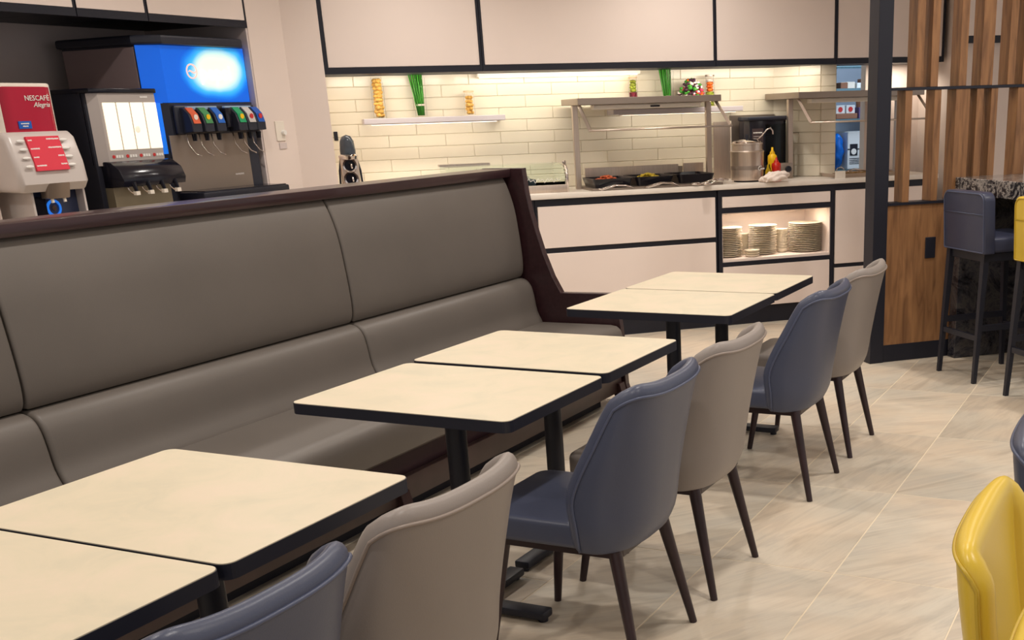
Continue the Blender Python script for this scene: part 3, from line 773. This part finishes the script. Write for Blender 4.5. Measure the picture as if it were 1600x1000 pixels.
# bottles
def squeeze(s, t, h, r, m, label, cap, name='squeeze_bottle'):
    k = thing(name, label, 'bottle', at(s, t), PHI)
    mk('body', lathe(B(), [(0, 0), (r, 0), (r*1.02, h*.1), (r*.9, h*.45), (r, h*.6), (r*.95, h*.74), (r*.5, h*.8), (0, h*.8)], 20), m, k, smooth=True)
    mk('cap', lathe(B(), [(r*.55, h*.79), (r*.5, h*.85), (r*.25, h*.9), (r*.2, h), (0, h)], 14), cap, k, smooth=True)
squeeze(.47, .27, .235, .036, yellowp, 'yellow mustard bottle behind the ketchup bottle', yellowp)
squeeze(.455, .16, .165, .036, ketch, 'red ketchup bottle between the soup warmer and the steel post', ketch)
k = thing('glass_cruet', 'small clear glass bottle beside the ketchup', 'bottle', at(.375, .12), PHI)
mk('body', lathe(B(), [(0, 0), (.024, 0), (.024, .07), (.012, .10), (.012, .12), (0, .12)], 16), glassg, k, smooth=True)
# towel
b = B(); bmesh.ops.create_icosphere(b, subdivisions=4, radius=1)
for v in b.verts:
    n = .10*math.sin(7*v.co.x+3*v.co.y+4*v.co.z)+.07*math.sin(11*v.co.y-5*v.co.x+6*v.co.z)+.05*math.sin(19*v.co.x+9*v.co.z)
    v.co *= 1+n; v.co = Vector((v.co.x*.105, v.co.y*.06, max(v.co.z, -.25)*.05+.0125+.012*v.co.x))
tw = mk('towel', b, clothm, None, smooth=True, loc=at(.37, .0), rz=PHI); tag(tw, 'crumpled off-white cloth lying in front of the soup warmer', 'cloth')
zmin = min(v.co.z for v in tw.data.vertices); tw.location.z = 1.03 - zmin

# beverage appliance at the back and steel panels
k = thing('wall_panel', 'brushed steel splash panel on the wall behind the soup warmer', 'panel', F0, PHI)
bxo('sheet', .145, .285, .655, .665, 1.03, 1.455, steel, k); bxo('sheet', .288, .66, .67, .685, 1.03, 1.497, steeld, k); bxo('edge_strip', .284, .290, .648, .667, 1.03, 1.46, cream, k)
k = thing('hot_drinks_machine', 'black glass-fronted drinks machine against the tiled corner', 'machine', cf(.34, .40, 1.03), PHI)
bxo('housing', 0, .30, .0, .22, .0, .45, blackg, k, bev=.008)
bxo('top_lid', -.012, .312, -.015, .22, .425, .455, blackb, k, bev=.01, seg=3)
bxo('glass_door', .13, .29, -.008, 0, .10, .40, glassg, k); bxo('notice', .02, .11, -.004, 0, .19, .37, mat('brown_notice', (70, 56, 56), .5), k)
marks('notice_lines', [(.028, .335, .075)], .010, whitel, k, (0, -.004, 0)); marks('notice_small_print', [(.03, z, .05) for z in (.31, .295, .28, .26, .245, .23)], .005, silverp, k, (0, -.004, 0))
k = thing('dispenser_base', 'small steel appliance with a black knob beside the black drinks machine', 'appliance', cf(.565, .33, 1.03), PHI)
bxo('housing', 0, .10, 0, .06, 0, .115, steeld, k, bev=.006)
mk('knob', lathe(B(), [(0, 0), (.022, 0), (.022, -.02), (0, -.02)], 16, (.06, 0, .07), 'y'), blackp, k, smooth=SM)

# glass display case, left of the guard
k = thing('display_case', 'low curved glass display case on a steel base beside the banquette top', 'display case', cf(-1.99, .12, 1.03), PHI)
bxo('base', 0, .84, 0, .40, 0, .052, steel, k, bev=.003)
b = B(); pr = [(0.005, .052), (.005, .11), (.03, .155), (.08, .182), (.15, .192), (.395, .192), (.395, .052)]
prism(b, pr, 'x', .005, .82); mk('glass_cover', b, glassg, k)
bxo('tray', .05, .62, .05, .35, .0525, .09, mat('blue_grey_tray', (60, 74, 88), .4), k)
b = B(); 
for i in range(6): blob(b, (.835, .012+.012*i, .08+.024*i), .014, (1, 1, 1), 2)
tube(b, [(.835, .01, .0), (.835, .01, .15), (.835, .07, .19)], .011, 8); mk('hinge', b, chrome, k, smooth=True)
bxo('rear_tray', .0, .36, .36, .44, .192, .205, steel, k)  # steel tray seen behind the case, made part of it
mk('etched_script', tube(B(), [(.55+.011*i, -.001, .085+.012*math.sin(i*2.1)+.006*math.sin(i)) for i in range(22)], .0022, 5), whitel, k, smooth=True)

# chrome dispenser tower
k = thing('chrome_dispenser', 'chrome tower of round openings under a dark glass dome', 'dispenser', cf(-2.61, .33, 1.03), PHI)
b = B(); box(b, -.06, .06, -.03, .05, 0, .29, .012, 3); mk('column', b, steel, k, smooth=SM)
dm = mk('dome', lathe(B(), [(.048, .27), (.052, .33), (.046, .39), (.030, .42), (0, .432)], 28), domeg, k, smooth=True)
mk('neck_ring', lathe(B(), [(.045, .27), (.062, .275), (.066, .295), (.052, .305), (.045, .30)], 28), chrome, k, smooth=SM)
for z in (.235, .15, .06):
    r = mk('opening_ring', lathe(B(), [(.036, -.035), (.036, -.05), (.046, -.052), (.050, -.040), (.048, -.03)], 24, (0, 0, z), 'y'), chrome, k, smooth=SM)
    mk('opening', lathe(B(), [(0, -.034), (.037, -.034), (.037, -.03), (0, -.03)], 24, (0, 0, z), 'y'), blackg, r)
    mk('spout', tube(B(), [(0, -.034, z+.01), (.01, -.06, z+.005), (.012, -.062, z-.02)], .006, 8), chrome, r, smooth=True)
for sx in (-1, 1): mk('side_tube', tube(B(), [(sx*.05, 0, .29), (sx*.068, -.005, .20), (sx*.078, -.01, 0)], .007, 8), blackp, k, smooth=True)
k = thing('glass_tumbler', 'clear tumbler beside the chrome dispenser', 'glass', cf(-2.49, .28, 1.03), PHI)
mk('bowl', lathe(B(), [(0, 0), (.025, 0), (.032, .10), (.029, .10), (.023, .008), (0, .008)], 18), glassg, k, smooth=True)
k = mk('wall_switch', box(B(), -2.672, -2.645, .684, .694, 1.42, 1.48, .002, 1), blackp, loc=F0, rz=PHI); tag(k, 'small black switch on the tiled wall above the chrome dispenser', 'switch')

# jars on the shelves
def jar(name, s, t, z, r, h, label, fills, lidm=None, lidh=.012):
    k = thing(name, label, 'jar', cf(s, t, z), PHI)
    b = lathe(B(), [(0, 0), (r, 0), (r, h*.86), (r*.85, h*.92), (r*.85, h), (r*.85-.003, h), (r*.85-.003, h*.92), (r-.003, h*.85), (r-.003, .006), (0, .006)], 20)
    mk('glass_body', b, glass, k, smooth=SM)
    z_ = .007
    for (mm, hh, kind) in fills:
        b = B()
        if kind == 'blobs':
            n = int(hh/.026)+1
            for i in range(n):
                for q in range(3):
                    a = q*PI/1.5+i*1.1; blob(b, ((r*.38)*math.cos(a), (r*.38)*math.sin(a), z_+.014+i*(hh-.024)/max(1, n-1)), r*random.uniform(.38, .52), (1, 1, .8), 2)
        else: lathe(b, [(0, z_), (r-.005, z_), (r-.005, z_+hh), (0, z_+hh)], 16)
        mk('filling', b, mm, k, smooth=True); z_ += hh
    if lidm: mk('lid', lathe(B(), [(0, h), (r*.98, h), (r*.98, h+lidh), (0, h+lidh+.002)], 20), lidm, k, smooth=SM)
    return k
corkm = mat('cork_lid', (214, 186, 150), .7)
jar('pasta_jar', -2.35, .60, 1.557, .043, .27, 'tall glass jar of dried pasta at the left of the shelf', [(pasta, .25, 'blobs')])
jar('pasta_jar', -1.722, .60, 1.557, .038, .155, 'short lidded glass jar of yellow pasta at the right of the shelf', [(pasta, .125, 'blobs')], corkm)
def chives(s, z, label):
    k = thing('chive_bundle', label, 'herbs', cf(s, .60, z), PHI)
    mk('vase', lathe(B(), [(0, 0), (.040, 0), (.046, .26), (.043, .26), (.037, .01), (0, .01)], 20), glass, k, smooth=SM)
    b = B()
    for i in range(26):
        a = i*2.4; q = math.sqrt((i+.5)/26)
        tube(b, [(.022*q*math.cos(a), .022*q*math.sin(a), .012), (.036*q*math.cos(a)-.008, .036*q*math.sin(a), .15), (.05*q*math.cos(a)-.02, .05*q*math.sin(a), .29)], .0044, 5)
    mk('stems', b, green, k, smooth=True)
    mk('tie', lathe(B(), [(.027, .075), (.031, .075), (.031, .087), (.027, .087)], 16), flowerw, k, smooth=True)
chives(-2.065, 1.557, 'bundle of green chives in a glass vase on the left shelf')
chives(-.235, 1.566, 'bundle of green chives in a vase above the food guard')
jar('salad_jar', -.505, .60, 1.566, .034, .215, 'glass jar layered purple and green above the food guard', [(beet, .11, 'c'), (olive, .085, 'blobs')], corkm)
jar('salad_jar', .10, .60, 1.566, .036, .215, 'glass jar layered green and orange at the right end of the shelf', [(olive, .10, 'c'), (orange, .07, 'blobs'), (flowerw, .02, 'c')], steeld)
k = thing('salad_bouquet', 'mixed pink, white and green arrangement between the chives and the jar', 'arrangement', cf(-.06, .57, 1.566), PHI)
mk('bowl', lathe(B(), [(0, 0), (.045, 0), (.085, .05), (.082, .05), (.042, .006), (0, .006)], 24), glassg, k, smooth=SM)
for nm, mm, n in (('petals', flowerp, 36), ('petals', flowerw, 50), ('petals', flowerd, 50), ('leaves', green, 60), ('leaves', orange, 10)):
    b = B()
    for _ in range(n):
        th_, ph_ = random.uniform(0, 2*PI), random.uniform(.05, 1.45); R_ = random.uniform(.8, 1)
        blob(b, (.10*R_*math.sin(ph_)*math.cos(th_), .07*R_*math.sin(ph_)*math.sin(th_), .05+.15*R_*math.cos(ph_)), random.uniform(.012, .021), (1, 1, .7), 1)
    mk(nm, b, mm, k, smooth=True)['kind'] = 'stuff'

# right-hand tray and sign holder
k = thing('steel_tray', 'flat steel serving tray with food on the worktop right of the posts', 'tray', cf(.82, .06, 1.03), PHI)
b = B(); panshell(b, .62, .34, .028); mk('tray', b, steel, k).location = (.40, .17, 0)
o = mk('sauce', heap(B(), 150, .26, .13, .012, .006, .018), foodb, k, smooth=True); o.location = (.40, .17, 0); o['kind'] = 'stuff'
k = thing('serving_tongs', 'steel tongs resting on the right hand serving tray', 'tongs', cf(.98, .10, 1.066), PHI)
mk('arm', tube(B(), [(0, 0, 0), (.10, .02, .02), (.24, .06, .0)], .006, 6), chrome, k, smooth=True)
k = thing('sign_holder', 'small clear sign holder standing by the right hand tray', 'sign', cf(.86, -.005, 1.03), PHI)
bxo('card', 0, .085, 0, .004, 0, .055, cream, k); mk('hook', tube(B(), [(0.01, .0, .05), (.02, .01, .075), (.06, .02, .082), (.085, .02, .06)], .003, 6), chrome, k, smooth=True)

# plates in the niche
def plate(r, h):
    return lathe(B(), [(0, 0), (r*.6, 0), (r*.66, h*.35), (r*.97, h), (r, h*1.12), (r*.96, h*1.25), (r*.64, h*.62), (0, h*.45)], 28)
def stack(name, s, t, r, dz, n, label, group, h=.012, prof=None):
    first = mk(name, prof or plate(r, h), porcelain, None, smooth=SM, loc=cf(s, t, .494), rz=PHI); tag(first, label, 'bowl' if 'bowl' in name else 'plate', group)
    ORD = ['top', 'second', 'third', 'fourth', 'fifth', 'sixth', 'seventh', 'eighth', 'ninth', 'tenth', 'eleventh', 'twelfth', 'thirteenth', 'fourteenth', 'fifteenth', 'bottom']
    def lb(i):
        k_ = n-1-i
        w_ = 'topmost' if k_ == 0 else ('lowest' if i == 0 else ORD[k_]+' from the top')
        return label+', '+w_
    first['label'] = lb(0)
    for i in range(1, n):
        o = first.copy(); COL.objects.link(o); o.location = cf(s+random.uniform(-.002, .002), t, .494+i*dz); o['label'] = lb(i)
stack('dinner_plate', .705, .19, .128, .0135, 16, 'dinner plate in the widest niche stack, at right', 'plates in the right stack')
stack('dinner_plate', .355, .19, .108, .0135, 16, 'white plate in the middle plate stack of the niche', 'plates in the middle stack')
stack('dinner_plate', .065, .17, .108, .0135, 16, 'white plate in the leftmost stack of the niche', 'plates in the left stack')
bowl = lambda r, h: lathe(B(), [(0, 0), (r*.55, 0), (r*.85, h*.4), (r, h), (r*.95, h), (r*.8, h*.45), (0, h*.2)], 24)
stack('soup_bowl', .523, .22, .052, .020, 8, 'white bowl between middle and right plate stacks', 'bowls right of the middle plates', prof=bowl(.052, .035))
stack('soup_bowl', .217, .25, .045, .020, 7, 'white bowl stacked behind the small dishes', 'bowls left of the middle plates', prof=bowl(.045, .035))
stack('small_bowl', .222, .075, .058, .016, 3, 'small dish in the low niche front stack', 'low bowls at the niche front', prof=bowl(.058, .018))

# storage room shelving behind the opening
k = thing('storage_rack', 'steel wire storage rack in the bluish back room', 'rack', cf(1.30, 1.62, 0), PHI)
for z in (.98, 1.41, 1.665, 1.86):
    b = B(); box(b, 0, 1.0, 0, .012, z, z+.02); box(b, 0, 1.0, .42, .432, z, z+.02)
    for i in range(24): box(b, .02+i*.042, .026+i*.042, 0, .43, z+.008, z+.013)
    mk('shelf', b, storewire, k)
for x in (0, .98):
    for y in (0, .41): mk('upright', tube(B(), [(x+.01, y+.01, 0), (x+.01, y+.01, 2.1)], .012, 8), storewire, k, smooth=SM)
def carton_box(s, t, z, w_, d, h, m, label, extra=None):
    k = thing('carton', label, 'box', cf(s, t, z), PHI); bxo('box', 0, w_, 0, d, 0, h, m, k, bev=.003, seg=1)
    return k
k = carton_box(1.80, 1.66, 1.0, .30, .3, .32, carton, 'large white carton with black crest on the low shelf in the back room')
bxo('tape', 0, .30, -.001, .001, .165, .175, blackp, k)
cr = bxo('crest', .022, .098, -.002, 0, .115, .215, blackp, k); mk('crest_arch', lathe(B(), [(0, 0), (.026, 0), (.026, -.003), (0, -.003)], 20, (.06, -.002, .15), 'y'), whitel, cr)
marks('print_lines', [(.02, .085, .16), (.02, .07, .13), (.02, .055, .18), (.02, .04, .10), (.15, .015, .13)], .010, black, k, (0, 0, 0))
k = thing('blue_bag', 'shiny blue plastic sack beside the large white carton', 'bag', cf(1.735, 1.75, 1.0), PHI)
b = B(); bmesh.ops.create_icosphere(b, subdivisions=3, radius=1)
for v in b.verts:
    n = .12*math.sin(9*v.co.z+3*v.co.x)+.08*math.sin(14*v.co.x+5*v.co.y); v.co = Vector((v.co.x*.055*(1+n), v.co.y*.08*(1+n), (v.co.z*.155+.155)))
mk('sack', b, bluebag, k, smooth=True)
carton_box(1.69, 1.68, 1.43, .21, .25, .045, cardb, 'brown cardboard tray under the small printed packs')
for s, l in ((1.70, 'white pack with red berry print at left on the middle shelf'), (1.80, 'white pack with red berry print at right on the middle shelf')):
    k = carton_box(s, 1.70, 1.475, .085, .1, .07, carton, l); mk('print', lathe(B(), [(0, 0), (.022, 0), (.022, -.002), (0, -.002)], 14, (.04, -.001, .035), 'y'), redbx, k)
k = carton_box(1.915, 1.68, 1.43, .07, .12, .095, purple, 'purple box with a pale round print on the middle shelf'); mk('print', lathe(B(), [(0, 0), (.018, 0), (.018, -.002), (0, -.002)], 14, (.035, -.001, .045), 'y'), whitel, k)
k = thing('round_tub', 'round brown lidded tub on the purple box', 'tub', cf(1.95, 1.73, 1.525), PHI); mk('tub', lathe(B(), [(0, 0), (.036, 0), (.04, .06), (0, .062)], 20), cardb, k, smooth=SM)
carton_box(1.99, 1.68, 1.43, .03, .1, .11, mat('pale_yellow_card', (214, 214, 150), .6), 'slim pale yellow pack beside the purple box')
carton_box(1.74, 1.70, 1.685, .07, .12, .05, cardb, 'small brown box on the top shelf in the back room')
carton_box(1.81, 1.72, 1.685, .08, .12, .055, cream, 'small cream box on the top shelf in the back room')
carton_box(1.90, 1.70, 1.685, .12, .15, .045, carton, 'flat white box on the top shelf in the back room')
carton_box(2.03, 1.75, 1.685, .20, .2, .08, cardb, 'wide reddish brown box at the right of the top shelf')

# ================================================================ DRINKS ALCOVE (frame: x = world Y, y = -world X)
A90 = PI/2
def alc(name, label, cat, X, y, z=.92, group=None): return thing(name, label, cat, (X, y, z), A90, group)
k = alc('drinks_counter', 'pale counter under the drinks machines in the alcove', 'counter', AX, 0, 0)
bxo('worktop', 3.22, 5.80, -.02, .82, .88, .92, worktop_m, k); bxo('cabinet', 3.22, 5.80, .02, .8, 0, .88, white, k)
for i, (a, b_) in enumerate([(3.22, 4.145), (4.15, 4.607), (4.613, 5.072), (5.078, 5.828)]):
    k = alc('wall_cabinet', ['white wall cabinet at the top left corner of the picture', 'second white wall cabinet from the left over the drinks alcove', 'third white wall cabinet from the left over the drinks alcove', 'white wall cabinet directly above the blue lit drinks sign'][i], 'cabinet', AX, 0, 0)
    b = B(); box(b, a, b_, .018, .8, 2.125, 2.88); box(b, a, b_, 0, .018, 2.102, 2.142); box(b, b_-.012, b_, .0, .018, 2.142, 2.88); box(b, a, a+.004, .0, .018, 2.142, 2.88); mk('frame', b, blackp, k)
    bxo('door', a+.005, b_-.013, .002, .018, 2.144, 2.87, white, k)
k = alc('side_panel', 'pale beige panel standing at the left end of the drinks counter', 'panel', AX+.02, 0, 0)
bxo('board', 3.22, 3.93, 0, .55, .922, 1.76, white, k); bxo('groove', 3.86, 3.865, -.001, 0, .93, 1.55, cardb, k)

# soda dispenser
ZS = lambda z: 1.547+(z-1.547)*.978
k = alc('soda_dispenser', 'big black soda dispenser with a glowing blue sign and six valves', 'drinks machine', -5.38, 5.04, .92)
def Z(z): return z-.92
b = prism(B(), [(.0, .085), (.09, 0), (.745, 0), (.745, .66), (.0, .66)], 'z', .02, Z(1.675)); mk('cabinet', b, blackb, k)
b = prism(B(), [(.0, .085), (.004, .081), (.004, .66), (0, .66)], 'z', Z(1.0), Z(1.99))
bxo('side_panel', -.004, .0, .10, .655, Z(1.12), Z(1.975), mat('side_brown', (150, 130, 130), .5), k)
bxo('sign_box', .0, .745, .09, .66, Z(1.675), Z(1.985), blackb, k)
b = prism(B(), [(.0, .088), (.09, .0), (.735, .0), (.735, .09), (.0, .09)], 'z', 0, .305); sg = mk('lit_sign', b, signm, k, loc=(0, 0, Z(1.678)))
bxo('blue_column', .012, .075, .03, .07, Z(1.40), Z(1.677), bluelit, k)
b = prism(B(), [(-.02, .09), (.08, -.035), (.70, -.035), (.75, .02), (.75, .68), (-.02, .68)], 'z', Z(1.985), Z(2.035), .012, 2); mk('top_hood', b, blackb, k)
globe = mk('globe_emblem', lathe(B(), [(.034, 0), (.042, 0), (.042, -.003), (.034, -.003)], 28, (.30, -.001, .17), 'y'), mat('emblem_pale', (230, 190, 180), .4, emit=(245, 190, 180), estr=.75), sg, smooth=SM)
mk('emblem_wave', prism(B(), [(.27, .165), (.285, .178), (.30, .172), (.315, .165), (.33, .172), (.33, .165), (.315, .156), (.30, .162), (.285, .168)], 'y', -.004, -.001), MATS['emblem_pale'], sg)
text('sign_lettering', 'pepsi', .12, mat('sign_white', (255, 255, 235), .4, emit=(255, 252, 232), estr=1.0), sg, (.36, -.002, .125), ext=.001)
# valve head
b = B(); box(b, .10, .735, -.03, .0, Z(1.50), Z(1.665), .02, 3); mk('valve_panel', b, blackb, k, smooth=SM)
b = B(); box(b, .17, .40, -.055, -.03, Z(1.635), Z(1.655), .004, 1); box(b, .46, .68, -.055, -.03, Z(1.635), Z(1.655), .004, 1); mk('brow_lamp', b, mat('pale_blue_lens', (150, 175, 200), .3), k)
lc = [((214, 92, 52), 'orange flavour label'), ((60, 132, 78), 'green and yellow flavour label'), ((22, 96, 190), 'blue flavour label'), ((24, 150, 96), 'green flavour label'), ((196, 190, 186), 'silver flavour label'), ((20, 84, 176), 'blue and red flavour label')]
for i, x in enumerate((.17, .265, .36, .535, .615, .69)):
    v = prism(B(), [(-.02, .02), (-.055, .018), (-.095, -.02), (-.112, -.07), (-.112, -.115), (-.03, -.125)], 'x', -.036, .036, .004, 1)
    vv = mk('valve', v, blackb, k, loc=(x, -.0, Z(1.63)))
    lm_ = mat('valve_label', lc[i][0], .35)
    q = prism(B(), [(-.060, .014), (-.096, -.021), (-.1135, -.07), (-.1165, -.07), (-.100, -.019), (-.062, .018)], 'x', -.026, .026)
    q = mk('flavour_label', q, lm_, vv); q['label'] = lc[i][1]
    em = [flowerw, yellowp, whitel, yellowp, redbx, redbx][i]
    mk('label_mark', lathe(B(), [(0, 0), (.015, 0), (.015, -.003), (0, -.003)], 14, (0, -.108, -.035), 'y'), em, vv)
    mk('nozzle', lathe(B(), [(0, -.125), (.016, -.125), (.012, -.165), (0, -.165)], 14, (0, -.075, 0)), blackg, vv, smooth=SM)
    mk('lever', tube(B(), [(-.03, -.045, -.125), (-.025, -.05, -.19), (-.01, -.075, -.235), (.012, -.095, -.25)], .004, 6), chrome, vv, smooth=True)
bxo('splash_plate', .05, .66, -.004, .0, Z(1.19), Z(1.50), steeld, k)
marks('plate_badge', [(0, 0, .07)], .012, silverp, k, (.52, -.005, Z(1.255)))
bxo('ice_panel', .44, .49, -.075, -.03, Z(1.535), Z(1.645), blackg, k, bev=.004)
b = B(); box(b, .05, .76, -.20, .0, Z(1.13), Z(1.185), .01, 2); mk('drip_tray', b, blackp, k, smooth=SM)
bxo('tray_grille', .07, .74, -.19, -.01, Z(1.185), Z(1.19), blackg, k)

# juice dispenser
k = alc('juice_dispenser', 'black and steel juice dispenser with four lit white panels', 'drinks machine', -5.30, 4.53, .92)
bxo('cabinet', .0, .43, .04, .40, .02, Z(1.745), blackp, k, bev=.006, seg=2)
b = prism(B(), [(.0, .055), (.055, 0), (.43, 0), (.43, .05), (0, .06)], 'z', Z(1.36), Z(1.725)); mk('front_panel', b, mat('satin_silver', (190, 180, 174), .35, metal=.35), k)
bxo('top_edge', -.005, .44, -.01, .40, Z(1.725), Z(1.75), blackg, k, bev=.006)
for i in range(4):
    x = .073+i*.091
    bxo('lit_panel', x, x+.084, -.004, 0, Z(1.437), Z(1.678), litpanel, k, bev=.004, seg=1)
    mk('portion_button', lathe(B(), [(0, 0), (.009, 0), (.009, -.003), (0, -.003)], 14, (x+.015, 0, Z(1.404)), 'y'), redbx, k)
    for q in range(1, 4): bxo('portion_button', x+.013+q*.017, x+.025+q*.017, -.003, 0, Z(1.397), Z(1.411), whitel, k)
mk('fruit_print', blob(B(), (.275, -.005, Z(1.54)), .018, (1, .15, 1), 2), mat('pale_peach', (240, 180, 160), .5, emit=(250, 205, 185), estr=.95), k, smooth=True)
marks('maker_script', [(0, 0, .05)], .012, whitel, k, (.33, -.001, Z(1.70)))
b = prism(B(), [(-.01, Z(1.245)), (-.10, Z(1.25)), (-.11, Z(1.285)), (-.085, Z(1.34)), (-.03, Z(1.375)), (0, Z(1.38)), (.04, Z(1.38)), (.04, Z(1.245))], 'x', .03, .46, .006, 2); mk('dispense_hood', b, blackg, k, smooth=SM)
for i in range(4):
    x = .095+i*.095
    n_ = mk('nozzle', tube(B(), [(x, -.10, Z(1.27)), (x+.005, -.11, Z(1.225))], [.014, .009], 10), blackg, k, smooth=SM)
    bxo('nozzle_tip', x-.010, x+.016, -.122, -.100, Z(1.205), Z(1.225), cream, n_)
    mk('paddle', tube(B(), [(x-.03, -.085, Z(1.27)), (x-.028, -.09, Z(1.235)), (x-.012, -.105, Z(1.215))], .004, 6), chrome, n_, smooth=True)
bxo('splash_plate', .03, .42, -.02, .04, .02, Z(1.245), mat('khaki_steel', (150, 140, 118), .4, metal=.6), k)

# instant coffee machine (red canister)
k = alc('coffee_dispenser', 'instant coffee dispenser with a red canister and silver button panel', 'drinks machine', -5.25, 3.94, .92)
b = prism(B(), rrect(.055, .355, .015, .30, .05, 6), 'z', Z(1.50), Z(1.755), .012, 3); mk('canister', b, redp, k, smooth=SM)
b = prism(B(), rrect(.035, .375, .03, .32, .05, 6), 'z', Z(1.46), Z(1.772), .012, 3); mk('canister_back', b, cream, k, smooth=SM)
b = prism(B(), rrect(.06, .35, .005, .29, .05, 6), 'z', Z(1.50), Z(1.752)); 
cb = mk('red_front', b, redp, k, smooth=SM)
text('lettering', 'NESCAFÉ', .034, whitel, cb, (.350-.035, .003, Z(1.69)), ext=.001, align='RIGHT'); text('script_lettering', 'Alegria', .032, whitel, cb, (.345-.035, .003, Z(1.66)), shear=.35, ext=.001, align='RIGHT')
bxo('blue_sticker', .115, .185, .0, .004, Z(1.560), Z(1.595), bluel, cb); marks('sticker_text', [(0, .012, .045), (.008, 0, .03)], .007, whitel, cb, (.127, -.0005, Z(1.568)))
# lower silver body
b = prism(B(), [(.30, Z(1.27)), (-.045, Z(1.262)), (-.075, Z(1.30)), (-.065, Z(1.40)), (-.03, Z(1.52)), (.0, Z(1.545)), (.30, Z(1.545))], 'x', .0, .40, .03, 4)
bd = mk('body', b, silverp, k, smooth=SM)
# label panel lies on the sloped front: from (-.03,1.52) to (-.067,1.37)
sl = math.atan2(.037, .15)
pl_ = thing  # noqa
lab_o = mk('button_label', box(B(), 0, .185, -.003, .012, 0, .165), redl, bd, loc=(.102, -.079, Z(1.362))); lab_o.rotation_euler = (-sl, 0, 0)
for i in range(4):
    for side, xx in ((0, -.045), (1, .195)):
        o = mk('button', blob(B(), (0, 0, 0), .013, (1.9, .3, .55), 2), whitel, lab_o, smooth=True, loc=(xx+.01, -.004, .022+i*.041))
for i, (a_, b2) in enumerate(((.035, .055), (.035, .03), (.075, .05), (.07, .022))):
    marks('drink_name', [(.006, .020+i*.041, b2), (.180-a_, .024+i*.041, a_)], .008, whitel, lab_o, (0, -.003, 0))
b = prism(B(), [(-.055, Z(1.225)), (-.075, Z(1.30)), (.0, Z(1.30)), (.0, Z(1.225))], 'x', .15, .28, .01, 2); mk('spout_housing', b, steeld, k, smooth=SM)
for x in (.18, .25): mk('spout', tube(B(), [(x, -.04, Z(1.24)), (x, -.045, Z(1.205))], .008, 8), cream, k, smooth=SM)
bxo('lower_panel', .09, .385, .03, .30, .02, Z(1.265), mat('slate_panel', (56, 64, 92), .3), k, bev=.006)
for x in (.085, .385): bxo('side_trim', x, x+.012, -.02, .3, .02, Z(1.265), silverp, k)
mk('logo_ring', lathe(B(), [(.030, .0), (.042, .0), (.042, -.006), (.030, -.006)], 28, (.235, .03, Z(1.175)), 'y'), bluelit, k, smooth=SM)
mk('logo_hub', lathe(B(), [(0, 0), (.013, 0), (.013, -.006), (0, -.006)], 16, (.235, .03, Z(1.175)), 'y'), chrome, k, smooth=SM)
bxo('cup_bay', .12, .19, .02, .032, .05, Z(1.235), blackg, k)
bxo('drip_tray', .08, .40, -.12, .03, .0, .04, blackp, k, bev=.004)

# wall dimmer on the pier
k = thing('wall_dimmer', 'white wall dimmer switch with a round knob on the pale pier', 'switch', (AX, 5.985, 1.50), A90)
bxo('plate', -.04, .04, -.008, 0, -.06, .06, cream, k, bev=.002, seg=1)
mk('knob', lathe(B(), [(0, 0), (.017, 0), (.014, -.02), (0, -.02)], 18, (.02, -.008, -.01), 'y'), whitel, k, smooth=SM)
k = thing('wall_plate', 'greyish blank plate just below the white dimmer switch', 'switch', (AX, 5.992, 1.41), A90)
bxo('plate', -.03, .035, -.006, 0, -.018, .018, alcovem, k)
print('objects', len(bpy.data.objects), 'tris', sum(len(o.data.polygons) for o in bpy.data.objects if o.type == 'MESH'))
